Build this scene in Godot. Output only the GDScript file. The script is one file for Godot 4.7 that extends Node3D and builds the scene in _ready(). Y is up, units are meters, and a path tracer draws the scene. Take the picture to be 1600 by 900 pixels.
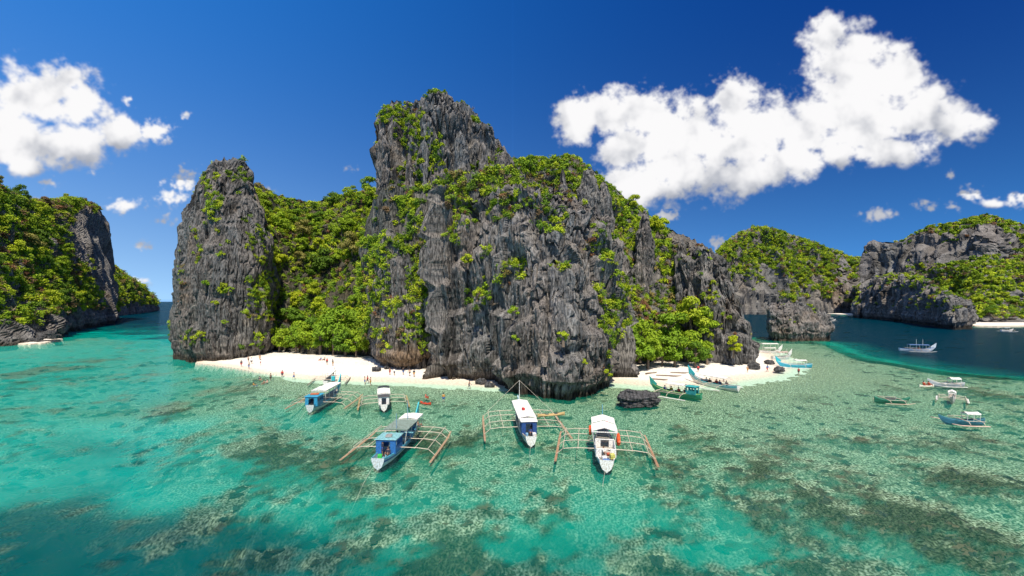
extends Node3D
# A drone's view of a limestone island with two white beaches, a turquoise reef and outrigger boats.
# Survey units: a bearing is given as U (706 per unit of sideways slope, 800 straight ahead), a height angle as V (468 at the horizon).
const F := 706.0
const EYE := 18.0
const HZ := 468.0
const EXPO := 1.4
const SUN := Vector3(0.05, 0.86, 0.50)

const TINTS := ["green", "light green", "dark green", "yellow green", "bright yellow", "olive brown"]
var rng := RandomNumberGenerator.new()
var used := {}
var nb: FastNoiseLite
var nw: FastNoiseLite
var nc: FastNoiseLite
var nc2: FastNoiseLite
var nf: FastNoiseLite
var nf2: FastNoiseLite
var ncv: FastNoiseLite
var nl: FastNoiseLite
var nr: FastNoiseLite
var ns: FastNoiseLite
var nv: FastNoiseLite
var nd: FastNoiseLite
var M := {}
var clumps: Array = []
var twig_mesh: ArrayMesh
var tree_protos: Array = []
var shrub_protos: Array = []
var tree_count := 0
var people := {}
var t0 := 0


# ------------------------------------------------------------------ helpers
func noise(sd: int, type: int, freq: float, oct := 1, fractal := FastNoiseLite.FRACTAL_FBM) -> FastNoiseLite:
	var n := FastNoiseLite.new()
	n.seed = sd
	n.noise_type = type
	n.frequency = freq
	if oct > 1:
		n.fractal_type = fractal
		n.fractal_octaves = oct
	else:
		n.fractal_type = FastNoiseLite.FRACTAL_NONE
	return n


func cells(sd: int, freq: float) -> FastNoiseLite:
	var n := noise(sd, FastNoiseLite.TYPE_CELLULAR, freq)
	n.cellular_return_type = FastNoiseLite.RETURN_DISTANCE2_SUB
	n.cellular_distance_function = FastNoiseLite.DISTANCE_EUCLIDEAN
	n.cellular_jitter = 1.0
	return n


func gp(u: float, v: float) -> Vector3:  # a point on the water seen at U, V
	var d := F * EYE / (v - HZ)
	return Vector3((u - 800.0) / F * d, 0, -d)


func ap(u: float, v: float, d: float) -> Vector3:  # a point at a distance
	return Vector3((u - 800.0) / F * d, EYE + (HZ - v) / F * d, -d)


func lin(r: float, g: float, b: float) -> Color:  # a real-world base colour (linear) as an albedo_color
	return Color(r, g, b).linear_to_srgb()


func numbered(called: String) -> String:
	var n: int = used.get(called, 0)
	used[called] = n + 1
	return called if n == 0 else "%s_%03d" % [called, n]


func tag(o: Node3D, label: String, category := "", group := "", kind := "") -> Node3D:
	o.set_meta("label", label)
	if category:
		o.set_meta("category", category)
	if group:
		o.set_meta("group", group)
	if kind:
		o.set_meta("kind", kind)
	return o


func thing(called: String, label: String, category: String, at := Vector3.ZERO, turn := 0.0, group := "") -> Node3D:
	var o := Node3D.new()
	o.name = numbered(called)
	add_child(o)
	o.position = at
	o.rotation.y = turn
	tag(o, label, category, group)
	return o


func obj(called: String, mesh: Mesh, m: Material, parent: Node3D = null) -> MeshInstance3D:
	var o := MeshInstance3D.new()
	o.mesh = mesh
	o.material_override = m
	if parent == null:
		o.name = numbered(called)
		add_child(o)
	else:
		o.name = called
		parent.add_child(o, true)
	return o


class MB:  # collects triangles for one mesh
	var v := PackedVector3Array()
	var c := PackedColorArray()
	var x := PackedInt32Array()
	var col := Color.WHITE
	func vert(p: Vector3) -> int:
		v.append(p)
		c.append(col)
		return v.size() - 1
	func quad(a: Vector3, b: Vector3, d: Vector3, e: Vector3) -> void:
		var i := vert(a)
		vert(b); vert(d); vert(e)
		x.append_array([i, i + 1, i + 2, i, i + 2, i + 3])
	func tri(a: Vector3, b: Vector3, d: Vector3) -> void:
		var i := vert(a)
		vert(b); vert(d)
		x.append_array([i, i + 1, i + 2])
	func box(center: Vector3, size: Vector3, basis := Basis(), bevel := 0.0) -> void:
		var h := size * 0.5
		var b := minf(bevel, minf(h.x, minf(h.y, h.z)) * 0.8)
		var ring := []
		# a box with chamfered vertical and horizontal edges: three stacked outlines
		for lv in [[-h.y, b], [-h.y + b, 0.0], [h.y - b, 0.0], [h.y, b]]:
			var pts := []
			var ix: float = h.x - lv[1]
			var iz: float = h.z - lv[1]
			var yy: float = lv[0]
			for q in [[ix - b, -iz], [ix, -iz + b], [ix, iz - b], [ix - b, iz], [-ix + b, iz], [-ix, iz - b], [-ix, -iz + b], [-ix + b, -iz]]:
				pts.append(center + basis * Vector3(q[0], yy, q[1]))
			ring.append(pts)
		for k in 3:
			for i in 8:
				quad(ring[k][i], ring[k][(i + 1) % 8], ring[k + 1][(i + 1) % 8], ring[k + 1][i])
		for i in range(1, 7):
			tri(ring[0][0], ring[0][i + 1], ring[0][i])
			tri(ring[3][0], ring[3][i], ring[3][i + 1])
	func tube(pts: Array, r: Array, sides := 6) -> void:
		var prev := []
		for k in pts.size():
			var dirv: Vector3 = (pts[mini(k + 1, pts.size() - 1)] - pts[maxi(k - 1, 0)]).normalized()
			var side := dirv.cross(Vector3.UP)
			if side.length() < 0.05:
				side = dirv.cross(Vector3.RIGHT)
			side = side.normalized()
			var up := side.cross(dirv)
			var cur := []
			for s in sides:
				var a := TAU * s / sides
				cur.append(pts[k] + (side * cos(a) + up * sin(a)) * r[mini(k, r.size() - 1)])
			if k:
				for s in sides:
					quad(prev[s], prev[(s + 1) % sides], cur[(s + 1) % sides], cur[s])
			if k == 0 or k == pts.size() - 1:
				for s in range(1, sides - 1):
					tri(cur[0], cur[s], cur[s + 1])
			prev = cur
	func mesh() -> ArrayMesh:
		var a := []
		a.resize(Mesh.ARRAY_MAX)
		a[Mesh.ARRAY_VERTEX] = v
		a[Mesh.ARRAY_COLOR] = c
		a[Mesh.ARRAY_INDEX] = x
		var m := ArrayMesh.new()
		m.add_surface_from_arrays(Mesh.PRIMITIVE_TRIANGLES, a)
		return m


func grid_mesh(v: PackedVector3Array, c: PackedColorArray, x: PackedInt32Array, n := PackedVector3Array()) -> ArrayMesh:
	var a := []
	a.resize(Mesh.ARRAY_MAX)
	a[Mesh.ARRAY_VERTEX] = v
	a[Mesh.ARRAY_COLOR] = c
	a[Mesh.ARRAY_INDEX] = x
	if n.size():
		a[Mesh.ARRAY_NORMAL] = n
	var m := ArrayMesh.new()
	m.add_surface_from_arrays(Mesh.PRIMITIVE_TRIANGLES, a)
	return m


func ntex(sd: int, type: int, freq: float, oct: int, ramp: Array, size := 1024, normal := 0.0, fractal := FastNoiseLite.FRACTAL_FBM) -> NoiseTexture2D:
	var t := NoiseTexture2D.new()
	t.width = size
	t.height = size
	t.seamless = true
	t.seamless_blend_skirt = 0.15
	var n := noise(sd, type, freq, oct, fractal)
	if type == FastNoiseLite.TYPE_CELLULAR:
		n.cellular_return_type = FastNoiseLite.RETURN_DISTANCE2_SUB
	n.domain_warp_enabled = true
	n.domain_warp_amplitude = 18.0
	n.domain_warp_frequency = freq * 0.8
	t.noise = n
	if normal > 0.0:
		t.as_normal_map = true
		t.bump_strength = normal
	elif ramp.size():
		var g := Gradient.new()
		var offs := PackedFloat32Array()
		var cols := PackedColorArray()
		for r in ramp:
			offs.append(r[0])
			cols.append(r[1])
		g.offsets = offs
		g.colors = cols
		t.color_ramp = g
	return t


func grey(v: float) -> Color:
	return Color(v, v, v)


func flat_mat(col: Color, rough := 0.7, spec := 0.5) -> StandardMaterial3D:
	var m := StandardMaterial3D.new()
	m.albedo_color = col
	m.roughness = rough
	m.metallic_specular = spec
	return m


# ------------------------------------------------------------------ sky
func sky_air(az: float, el: float) -> Vector3:
	var b := (1.0 + cos(az + deg_to_rad(124.0))) * 0.5   # clearer and paler towards the left
	b = minf(b / 0.63, 1.0)
	var zen := Vector3(0.0, 0.024, 0.170).lerp(Vector3(0.007, 0.128, 0.455), b)
	var hor := Vector3(0.068, 0.285, 0.67).lerp(Vector3(0.32, 0.53, 0.76), b)
	var t := exp(-maxf(el, 0.0) / deg_to_rad(9.0))
	return zen.lerp(hor, t)


# cumulus: U, V, half width, half height
const PUFFS := [
	[60, 150, 80, 52], [125, 165, 55, 40], [20, 215, 70, 60], [110, 225, 90, 40], [190, 212, 50, 34], [240, 205, 34, 20], [110, 120, 40, 24], [40, 262, 40, 18], [-60, 200, 90, 60],
	[196, 158, 9, 8], [290, 179, 8, 6], [78, 284, 22, 9], [192, 322, 34, 13], [265, 308, 32, 14], [285, 280, 24, 20], [258, 345, 16, 9], [224, 384, 14, 9], [45, 312, 20, 5], [215, 440, 34, 8], [545, 263, 16, 6], [415, 297, 18, 8], [140, 270, 14, 5],
	[905, 190, 44, 40], [985, 228, 56, 40], [1120, 225, 60, 46], [1240, 250, 60, 32], [1420, 190, 50, 40], [1345, 95, 50, 46], [960, 180, 60, 45], [1010, 175, 60, 42], [1060, 200, 70, 60], [1150, 160, 48, 42], [1180, 210, 70, 60], [1060, 270, 110, 48], [1000, 290, 70, 40], [1230, 200, 60, 50],
	[1290, 60, 42, 40], [1330, 110, 80, 72], [1400, 120, 60, 55], [1350, 180, 110, 70], [1440, 170, 70, 50], [1500, 195, 56, 32], [1280, 190, 70, 60], [1390, 235, 70, 30], [1180, 270, 70, 34], [1310, 240, 40, 24],
	[1370, 336, 30, 11], [1125, 380, 14, 13], [1043, 335, 18, 8], [1455, 322, 18, 8], [1485, 320, 24, 13], [1520, 305, 24, 9], [1560, 318, 36, 8], [1590, 312, 26, 14], [1505, 300, 10, 10], [1485, 276, 9, 8], [1600, 370, 24, 8], [1440, 318, 14, 6],
]


func make_sky() -> Image:
	var W := 4096
	var H := 2048
	var lw := 512
	var lh := 256
	var far_cloud := noise(91, FastNoiseLite.TYPE_SIMPLEX_SMOOTH, 1.9, 5)
	var low := Image.create(lw, lh, false, Image.FORMAT_RGBF)
	for j in lh:
		var el := (0.5 - (j + 0.5) / lh) * PI
		for i in lw:
			var az := wrapf((i + 0.5) / lw * TAU, -PI, PI)
			var c := sky_air(az, el)
			if el > 0.0:
				var p := Vector3(cos(el) * sin(az), sin(el) * 1.6, cos(el) * cos(az))
				var q := far_cloud.get_noise_3dv(p)
				var away := smoothstep(0.95, 1.25, absf(az)) if el < 0.75 else 1.0
				away = maxf(away, smoothstep(0.65, 0.85, el)) 
				var k := smoothstep(0.16, 0.34, q) * away * smoothstep(0.02, 0.12, el)
				c = c.lerp(Vector3(0.86, 0.88, 0.92), k)
			low.set_pixel(i, j, Color(c.x, c.y, c.z))
	low.resize(W, H, Image.INTERPOLATE_CUBIC)
	# the part in front, in detail
	var puff := noise(12, FastNoiseLite.TYPE_SIMPLEX_SMOOTH, 0.008, 6, FastNoiseLite.FRACTAL_RIDGED)
	puff.fractal_gain = 0.55
	var wisp := noise(13, FastNoiseLite.TYPE_SIMPLEX_SMOOTH, 0.02, 6)
	wisp.fractal_gain = 0.62
	var soft := noise(14, FastNoiseLite.TYPE_SIMPLEX_SMOOTH, 0.012, 4)
	var bins := []
	for k in 220:
		var lst := []
		for b in PUFFS:
			if absf(k * 12.0 - 500.0 - b[0]) < b[2] * 2.0 + 12.0:
				lst.append(b)
		bins.append(lst)
	var j1 := H / 2
	var j0 := int(H * (0.5 - deg_to_rad(38.0) / PI))
	var i1 := int(W * deg_to_rad(54.0) / TAU)
	var i0 := -i1
	for j in range(j0, j1):
		var el := (0.5 - (j + 0.5) / H) * PI
		var te := tan(el)
		for i in range(i0, i1):
			var az := (i + 0.5) / W * TAU
			var X := tan(az) * F + 800.0
			var Y := HZ - F * te / cos(az)
			var best := -1.0
			var bw := 60.0
			var shade := -1.0
			for b in bins[clampi(int((X + 500.0) / 12.0), 0, 219)]:
				var dy: float = (Y - b[1]) / b[3]
				if absf(dy) > 1.9:
					continue
				var dx: float = (X - b[0]) / b[2]
				if absf(dx) > 1.9:
					continue
				var q: float = 1.0 - sqrt(dx * dx + dy * dy)
				if q > best:
					best = q
					bw = b[2]
				if b[2] > 30:
					shade = maxf(shade, q - dy * 0.7)
			if best < -0.95:
				continue
			var n1 := -puff.get_noise_2d(X, Y)
			var n2 := wisp.get_noise_2d(X * 0.8, Y)
			var n3 := wisp.get_noise_2d(X * 3.1 + 900.0, Y * 3.1)
			var tiny := 1.0 - smoothstep(24.0, 44.0, bw)
			var den := best * (1.0 - 0.25 * tiny) + n1 * 0.34 * (1.0 - tiny) + n2 * (0.62 + 0.2 * tiny) + n3 * (0.11 + 0.9 * tiny) + 0.17 - 0.24 * tiny
			var k := smoothstep(-0.04, 0.58 + 0.3 * tiny, den)
			if k <= 0.0:
				continue
			k = minf(k * 1.1, 1.0)
			var s := soft.get_noise_2d(X + 20.0, Y + 60.0)
			var lit := clampf(0.50 + shade * 0.66 + n1 * 0.18 + s * 0.7 + n2 * 0.14 + n3 * 0.05 + tiny * 0.3, 0.0, 1.0)
			var cc := Vector3(0.28, 0.30, 0.35).lerp(Vector3(0.69, 0.685, 0.69), smoothstep(0.0, 1.0, lit))
			var ii := (i + W) % W
			var under := low.get_pixel(ii, j)
			var o := Vector3(under.r, under.g, under.b).lerp(cc, k)
			low.set_pixel(ii, j, Color(o.x, o.y, o.z))
	return low


# ------------------------------------------------------------------ rock masses
# keys: [front U, front depth, crest U, crest V, crest depth, back U, back depth]
func crag(called: String, label: String, keys: Array, o: Dictionary) -> MeshInstance3D:
	var du: float = o.get("du", 0.25)
	var dub: float = o.get("dub", du * 4.0)
	var y0: float = o.get("y0", -3.0)
	var A1: float = o.get("a1", 2.2)
	var A2: float = o.get("a2", 1.7)
	var A3: float = o.get("a3", 0.75)
	var A4: float = o.get("a4", 0.22)
	var A5: float = o.get("a5", 0.0)
	var A6: float = o.get("a6", 0.22) if du < 0.5 else 0.0
	var bh: float = o.get("bh", 12.0)
	var cvs: float = o.get("cv", 1.2)
	var sc: float = o.get("sc", 1.0)     # size of the flutes
	var spike: float = o.get("spike", 3.0)
	var notch: float = o.get("notch", 0.0)
	var lean: float = o.get("lean", 0.0)
	var prof: Array = o.get("prof", [[0, 0], [0.10, 0.35], [0.24, 0.7], [0.45, 0.9], [0.75, 0.98], [1.0, 1.0]])
	var dv: float = o.get("dv", du * 1.5)
	var off: Vector3 = o.get("off", Vector3.ZERO)
	var fp := []
	var rp := []
	var bp := []
	for k in keys:
		fp.append(Vector2((k[0] - 800.0) / F * k[1], -k[1]))
		rp.append(ap(k[2], k[3], k[4]))
		bp.append(Vector2((k[5] - 800.0) / F * k[6], -k[6]))
	var n := keys.size()
	var fs := PackedVector2Array()
	var rs := PackedVector3Array()
	for k in n - 1:
		var m := maxi(2, int(fp[k].distance_to(fp[k + 1]) / du))
		m = maxi(m, int(rp[k].distance_to(rp[k + 1]) / du * 0.6))
		for i in m:
			var t := float(i) / m
			fs.append(fp[k].cubic_interpolate(fp[k + 1], fp[maxi(k - 1, 0)], fp[mini(k + 2, n - 1)], t))
			rs.append(rp[k].cubic_interpolate(rp[k + 1], rp[maxi(k - 1, 0)], rp[mini(k + 2, n - 1)], t))
	var front := fs.size()
	var ms := maxi(2, int(fp[n - 1].distance_to(bp[n - 1]) / (du * o.get("side_r", 1.5))))
	for i in ms:
		fs.append(fp[n - 1].lerp(bp[n - 1], float(i) / ms))
		rs.append(rp[n - 1])
	for kk in n - 1:
		var k := n - 1 - kk
		var m := maxi(2, int(bp[k].distance_to(bp[k - 1]) / dub))
		for i in m:
			fs.append(bp[k].lerp(bp[k - 1], float(i) / m))
			rs.append(rp[k].lerp(rp[k - 1], float(i) / m))
	ms = maxi(2, int(fp[0].distance_to(bp[0]) / (du * o.get("side_l", 1.5))))
	for i in ms:
		fs.append(bp[0].lerp(fp[0], float(i) / ms))
		rs.append(rp[0])
	var cols := fs.size()
	# rows along the profile
	var top := 0.0
	for r in rp:
		top = maxf(top, r.y)
	var plen := [0.0]
	for k in range(1, prof.size()):
		var dh: float = (prof[k][1] - prof[k - 1][1]) * (top - y0)
		var di: float = (prof[k][0] - prof[k - 1][0]) * o.get("reach", 14.0)
		plen.append(plen[-1] + sqrt(dh * dh + di * di))
	var rows := maxi(6, int(plen[-1] / dv))
	var pi_ := PackedFloat32Array()
	var ph := PackedFloat32Array()
	for j in rows + 1:
		var s: float = plen[-1] * j / rows
		var k := 1
		while k < prof.size() - 1 and plen[k] < s:
			k += 1
		var t: float = clampf((s - plen[k - 1]) / maxf(plen[k] - plen[k - 1], 0.001), 0, 1)
		pi_.append(lerpf(prof[k - 1][0], prof[k][0], t))
		ph.append(lerpf(prof[k - 1][1], prof[k][1], t))
	var V := PackedVector3Array()
	V.resize(cols * (rows + 1))
	var C := PackedColorArray()
	C.resize(cols * (rows + 1))
	var soil: float = o.get("soil", 0.0)
	var stain: float = o.get("stain", 0.0)
	var bright: float = o.get("bright", 1.0)
	for i in cols:
		var a := fs[(i - 3 + cols) % cols]
		var b := fs[(i + 3) % cols]
		var f := fs[i]
		var r := rs[i]
		var tn := (b - a).normalized()
		var out := Vector2(tn.y, -tn.x)
		var to := f - Vector2(r.x, r.z)
		if out.dot(to) < 0.0:
			out = -out
		out = (out + to.normalized() * 0.5).normalized()
		var hc := spike * (nr.get_noise_2d((f.x + off.x) * 1.0 / sc, (f.y + off.z) / sc) * 0.8 + 0.1)
		var hr := spike * 0.6 * (nr.get_noise_2d((r.x + off.x) * 2.2 / sc, (r.z + off.z) * 2.2 / sc))
		for j in rows + 1:
			var ins := pi_[j]
			var hf := ph[j]
			var y := y0 + (r.y + (hc * (1.0 - ins * ins * ins) + hr) * hf - y0) * hf
			var px := lerpf(f.x, r.x, ins)
			var pz := lerpf(f.y, r.z, ins)
			var qx := (px + off.x) / sc
			var qy := (y + off.y) / sc
			var qz := (pz + off.z) / sc
			var big := nb.get_noise_3d(qx, qy * 0.45, qz)
			var w := nw.get_noise_3d(qx, qy * 0.3, qz) * 1.9
			var c1 := minf((nc.get_noise_3d(qx + w + qy * lean, qy * 0.16, qz - w) + 1.0) * 1.6, 1.0)
			var c2 := (nf.get_noise_3d(qx + w * 0.6 + qy * lean, qy * 0.11, qz + w * 0.4) + 1.0) * 1.35
			var c3 := (nf2.get_noise_3d(qx + w * 0.3 + qy * lean, qy * 0.13, qz) + 1.0) * 1.35 if A6 > 0.0 else 0.5
			var l := nl.get_noise_3d(qx * 0.35, qy, qz * 0.35)
			var fade := 1.0 - smoothstep(0.78, 1.0, ins)
			var d := A1 * big * 1.6 + A2 * (c1 - 0.6) + A3 * (c2 - 0.6) + A4 * l + A6 * (c3 - 0.6)
			var slot := nc2.get_noise_3d(qx + w * 0.5 + qy * lean, qy * 0.12, qz - w * 0.5) + 1.0
			d -= A3 * 1.5 * (1.0 - smoothstep(0.0, 0.2, slot)) * clampf(0.5 + 1.6 * l + big, 0.0, 1.0)
			if A5 > 0.0:
				var ph5 := fposmod(qy / bh + ncv.get_noise_2d((qx + w * 0.8 + qy * lean) * cvs, (qz - w * 0.8) * cvs) * 2.0 + big * 0.4, 1.0)
				d += A5 * smoothstep(1.0, 7.0 * sc, y) * ((ph5 / 0.86 if ph5 < 0.86 else (1.0 - ph5) / 0.14) - 0.6)
			d *= fade
			if notch > 0.0:
				d -= notch * (1.0 - smoothstep(0.6, 4.2 + l * 2.0, y)) * (0.75 + 0.6 * big)
			y += (A2 * 0.9 * (c1 - 0.6) + A3 * 0.9 * (c2 - 0.55)) * smoothstep(0.3, 0.95, hf) * fade + A4 * 0.5 * l
			V[i * (rows + 1) + j] = Vector3(px + out.x * d, y, pz + out.y * d)
			# grey stone, streaked by water and lichen; ochre where it is freshly broken under the overhang
			var st := ns.get_noise_3d(qx, qy * 0.07, qz)
			var g := (0.265 + 0.16 * st + 0.03 * l) * bright
			var wm := nd.get_noise_3d(qx * 1.3, qy * 0.4, qz * 1.3) * 0.12
			var col := Color(g * (1.04 + wm), g, g * (0.97 - wm * 0.6))
			var lo := nd.get_noise_3d(qx * 0.8 + 40.0, qy * 0.5, qz * 0.8)
			var pale := smoothstep(0.12, 0.42, lo) * 0.5
			col = col.lerp(Color(0.40, 0.37, 0.32), pale * clampf(0.5 + st, 0.0, 1.0))
			var och := smoothstep(0.22, 0.5, nd.get_noise_3d(qx * 1.1 - 70.0, qy * 0.9, qz * 1.1)) * 0.4
			col = col.lerp(Color(0.36, 0.25, 0.15), och * clampf(0.6 + l, 0.0, 1.0))
			var blk := smoothstep(0.1, 0.45, -lo) * smoothstep(-0.1, 0.35, -st) * 0.75
			col = col.lerp(Color(0.05, 0.05, 0.05), blk)
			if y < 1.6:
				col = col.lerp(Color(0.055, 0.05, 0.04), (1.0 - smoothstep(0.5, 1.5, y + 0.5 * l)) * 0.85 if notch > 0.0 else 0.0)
			if stain > 0.0:
				var e := stain * (1.0 - smoothstep(2.5, 9.0 + 6.0 * st, y)) * clampf(0.5 + big, 0, 1)
				col = col.lerp(Color(0.34, 0.23, 0.14), clampf(e, 0, 0.8))
			if soil > 0.0:
				col = col.lerp(Color(0.075, 0.07, 0.03), soil)
			C[i * (rows + 1) + j] = col
	var X := PackedInt32Array()
	X.resize(cols * rows * 6)
	var at := 0
	for i in cols:
		var p := i * (rows + 1)
		var q := ((i + 1) % cols) * (rows + 1)
		for j in rows:
			X[at] = p + j
			X[at + 1] = p + j + 1
			X[at + 2] = q + j + 1
			X[at + 3] = p + j
			X[at + 4] = q + j + 1
			X[at + 5] = q + j
			at += 6
	var mi := obj(called, grid_mesh(V, C, X), M.rock)
	tag(mi, label, "", "", "structure")
	if o.has("veg"):
		cover(V, cols, rows, front, o)
	return mi


# plants on a rock mass: where the rock is flat enough, where the noise says, and in the patches given
func cover(V: PackedVector3Array, cols: int, rows: int, front: int, o: Dictionary) -> void:
	var veg: Dictionary = o.veg
	var dens: float = veg.get("dens", 0.5)     # clumps per square metre of green
	var size: float = veg.get("size", 1.1)
	var th: float = veg.get("th", 0.9)
	var ylow: float = veg.get("ylow", 2.5)
	var trees: int = veg.get("trees", 0)
	var tsize: float = veg.get("tsize", 1.0)
	var dry: float = veg.get("dry", 0.12)
	var slope: float = veg.get("slope", 0.75)
	var vs: float = veg.get("vs", 1.0)
	var patches := []
	for p in veg.get("patches", []):
		patches.append([p[0], p[1], p[2], p[3], p[4] if p.size() > 4 else 0.7])
	var tr: Array[Transform3D] = []
	var tw: Array[Transform3D] = []
	var co := PackedColorArray()
	var spots := []
	var step: int = veg.get("step", 2)
	for i in range(0, cols, step):
		var p := i * (rows + 1)
		var q := ((i + step) % cols) * (rows + 1)
		if i + step >= cols:
			q = 0
		for j in range(0, rows - step, step):
			var a := V[p + j]
			if a.y < ylow:
				continue
			var e1 := V[p + j + step] - a
			var e2 := V[q + j] - a
			var nn := e2.cross(e1)
			var area := nn.length()
			if area < 0.0001:
				continue
			var ny := absf(nn.y) / area
			var n1 := nv.get_noise_3dv(a * vs)
			var cv := 0.5 + n1 * 0.62 + (ny - 0.35) * slope
			var bu := 800.0 - a.x / a.z * F
			var bv := HZ + (a.y - EYE) / a.z * F
			for k in patches:
				var dx: float = (bu - k[0]) / k[2]
				var dy: float = (bv - k[1]) / k[3]
				var rr := dx * dx + dy * dy
				if rr < 1.0:
					cv += k[4] * (1.0 - rr * rr * 0.7)
			if cv < th:
				continue
			var want := area * dens * minf(1.0, 0.35 + (cv - th) * 2.5)
			while want > 0.0:
				if want < 1.0 and rng.randf() > want:
					break
				want -= 1.0
				var s := size * rng.randf_range(0.55, 1.35)
				var pos := a + e1 * rng.randf() + e2 * rng.randf() + Vector3(0, s * 0.15, 0)
				if cv > th + 0.12:
					spots.append(pos)
				var bs := Basis.from_euler(Vector3(rng.randf_range(-0.5, 0.5), rng.randf() * TAU, rng.randf_range(-0.5, 0.5))) * Basis.from_scale(Vector3(s, s * rng.randf_range(0.7, 1.15), s))
				if rng.randf() < dry * 0.35 * clampf(0.6 + nd.get_noise_3dv(a) * 2.5, 0.0, 2.0):
					tw.append(Transform3D(bs, pos))
				else:
					tr.append(Transform3D(bs, pos))
					co.append(leaf_tint(n1, dry, a))
	if tr.size():
		var mm := MultiMesh.new()
		mm.transform_format = MultiMesh.TRANSFORM_3D
		mm.use_colors = true
		mm.mesh = clumps[rng.randi() % clumps.size()]
		mm.instance_count = tr.size()
		for i in tr.size():
			mm.set_instance_transform(i, tr[i])
			mm.set_instance_color(i, co[i])
		var mi := MultiMeshInstance3D.new()
		mi.multimesh = mm
		mi.material_override = M.leaf
		mi.name = numbered(veg.get("called", "undergrowth"))
		add_child(mi)
		tag(mi, veg.get("label", "green shrubs and creepers growing over grey rock"), "undergrowth", "", "stuff")
	if tw.size() > 8:
		var mm := MultiMesh.new()
		mm.transform_format = MultiMesh.TRANSFORM_3D
		mm.mesh = twig_mesh
		mm.instance_count = tw.size()
		for i in tw.size():
			mm.set_instance_transform(i, tw[i])
		var mi := MultiMeshInstance3D.new()
		mi.multimesh = mm
		mi.material_override = M.twig
		mi.name = numbered("dry_branches")
		add_child(mi)
		tag(mi, "bare dry branches among %s" % str(veg.get("label", "the shrubs")).replace("growing ", ""), "branches", "", "stuff")
	# trees one can tell apart
	var made := 0
	var taken := []
	var xmin := 1e9
	var xmax := -1e9
	var ymax := -1e9
	for p in spots:
		xmin = minf(xmin, p.x)
		xmax = maxf(xmax, p.x)
		ymax = maxf(ymax, p.y)
	var tries := 0
	while made < trees and tries < trees * 30 and spots.size():
		tries += 1
		var p: Vector3 = spots[rng.randi() % spots.size()]
		var ok := true
		for t in taken:
			if t.distance_squared_to(p) < 6.5 * tsize * tsize:
				ok = false
				break
		if not ok:
			continue
		taken.append(p)
		var sz := rng.randf_range(0.75, 1.3)
		var tint := rng.randi() % 6
		var ly := ["lowest", "low", "midway", "high", "topmost"][clampi(int((p.y - ylow) / maxf(ymax - ylow, 1.0) * 5.0), 0, 4)] as String
		var lx := ["far left", "left", "middle", "right", "far right"][clampi(int((p.x - xmin) / maxf(xmax - xmin, 1.0) * 5.0), 0, 4)] as String
		plant_tree(p - Vector3(0, 0.8 * tsize, 0), tsize * sz, rng.randi() % tree_protos.size(), "%s %s tree %s at the %s of %s" % ["small" if sz < 0.93 else ("large" if sz > 1.12 else "rounded"), TINTS[tint], ly, lx, veg.get("tlabel", "the slope")], veg.get("tgroup", "trees on the slopes"), tint)
		made += 1
	# more crowns between them, as one mass
	var extra: int = veg.get("canopy", 0)
	if extra and spots.size():
		var cm := MultiMesh.new()
		cm.transform_format = MultiMesh.TRANSFORM_3D
		cm.use_colors = true
		cm.mesh = tree_protos[rng.randi() % tree_protos.size()][1]
		cm.instance_count = extra
		for k in extra:
			var p: Vector3 = spots[rng.randi() % spots.size()]
			for it in 12:
				var free := true
				for t in taken:
					if t.distance_squared_to(p) < 6.5 * tsize * tsize:
						free = false
						break
				if free:
					break
				p = spots[rng.randi() % spots.size()]
			taken.append(p)
			var sz := tsize * rng.randf_range(0.75, 1.3)
			cm.set_instance_transform(k, Transform3D(Basis(Vector3.UP, rng.randf() * TAU) * Basis.from_scale(Vector3(sz, sz * rng.randf_range(0.85, 1.2), sz)), p - Vector3(0, 0.8 * tsize, 0)))
			cm.set_instance_color(k, leaf_tint(0.0, 0.1, p))
		var ci := MultiMeshInstance3D.new()
		ci.multimesh = cm
		ci.material_override = M.leaf
		ci.name = numbered("forest_canopy")
		add_child(ci)
		tag(ci, "crowns that close the forest between the single trees of %s" % veg.get("tlabel", "the slope"), "canopy", "", "stuff")


func leaf_tint(n1: float, dry: float, p: Vector3) -> Color:
	var r := rng.randf() + n1 * 0.25
	var c: Color
	var z := nd.get_noise_3dv(p)
	if rng.randf() < dry * clampf(0.5 + z * 2.2, 0.0, 2.0):
		c = [Color(0.24, 0.19, 0.09), Color(0.20, 0.13, 0.07), Color(0.27, 0.22, 0.07), Color(0.26, 0.13, 0.07)][rng.randi() % 4]
	elif r < 0.35:
		c = Color(0.12, 0.215, 0.02)
	elif r < 0.75:
		c = Color(0.27, 0.385, 0.024)
	else:
		c = Color(0.42, 0.50, 0.028)
	var k := rng.randf_range(0.8, 1.2)
	return Color(c.r * k, c.g * k, c.b * k)


# ------------------------------------------------------------------ plants
func leaf(b: MB, at: Vector3, out: Vector3, s: float, r: RandomNumberGenerator) -> void:
	var n := (out + Vector3(0, 0.5, 0) + Vector3(r.randf_range(-1, 1), r.randf_range(-1, 1), r.randf_range(-1, 1)) * 0.7).normalized()
	var t := n.cross(Vector3(r.randf_range(-1, 1), r.randf_range(-0.6, 0.6), r.randf_range(-1, 1))).normalized()
	var u := n.cross(t)
	var g := r.randf_range(0.7, 1.25)
	b.col = Color(g, g, g * r.randf_range(0.8, 1.1))
	var l := s * r.randf_range(0.7, 1.3)
	var tip := at + t * l - n * l * 0.25
	var foot := at - t * l * 0.8
	b.quad(foot, at + u * l * 0.5 + n * l * 0.1, tip, at - u * l * 0.5 + n * l * 0.1)


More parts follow.
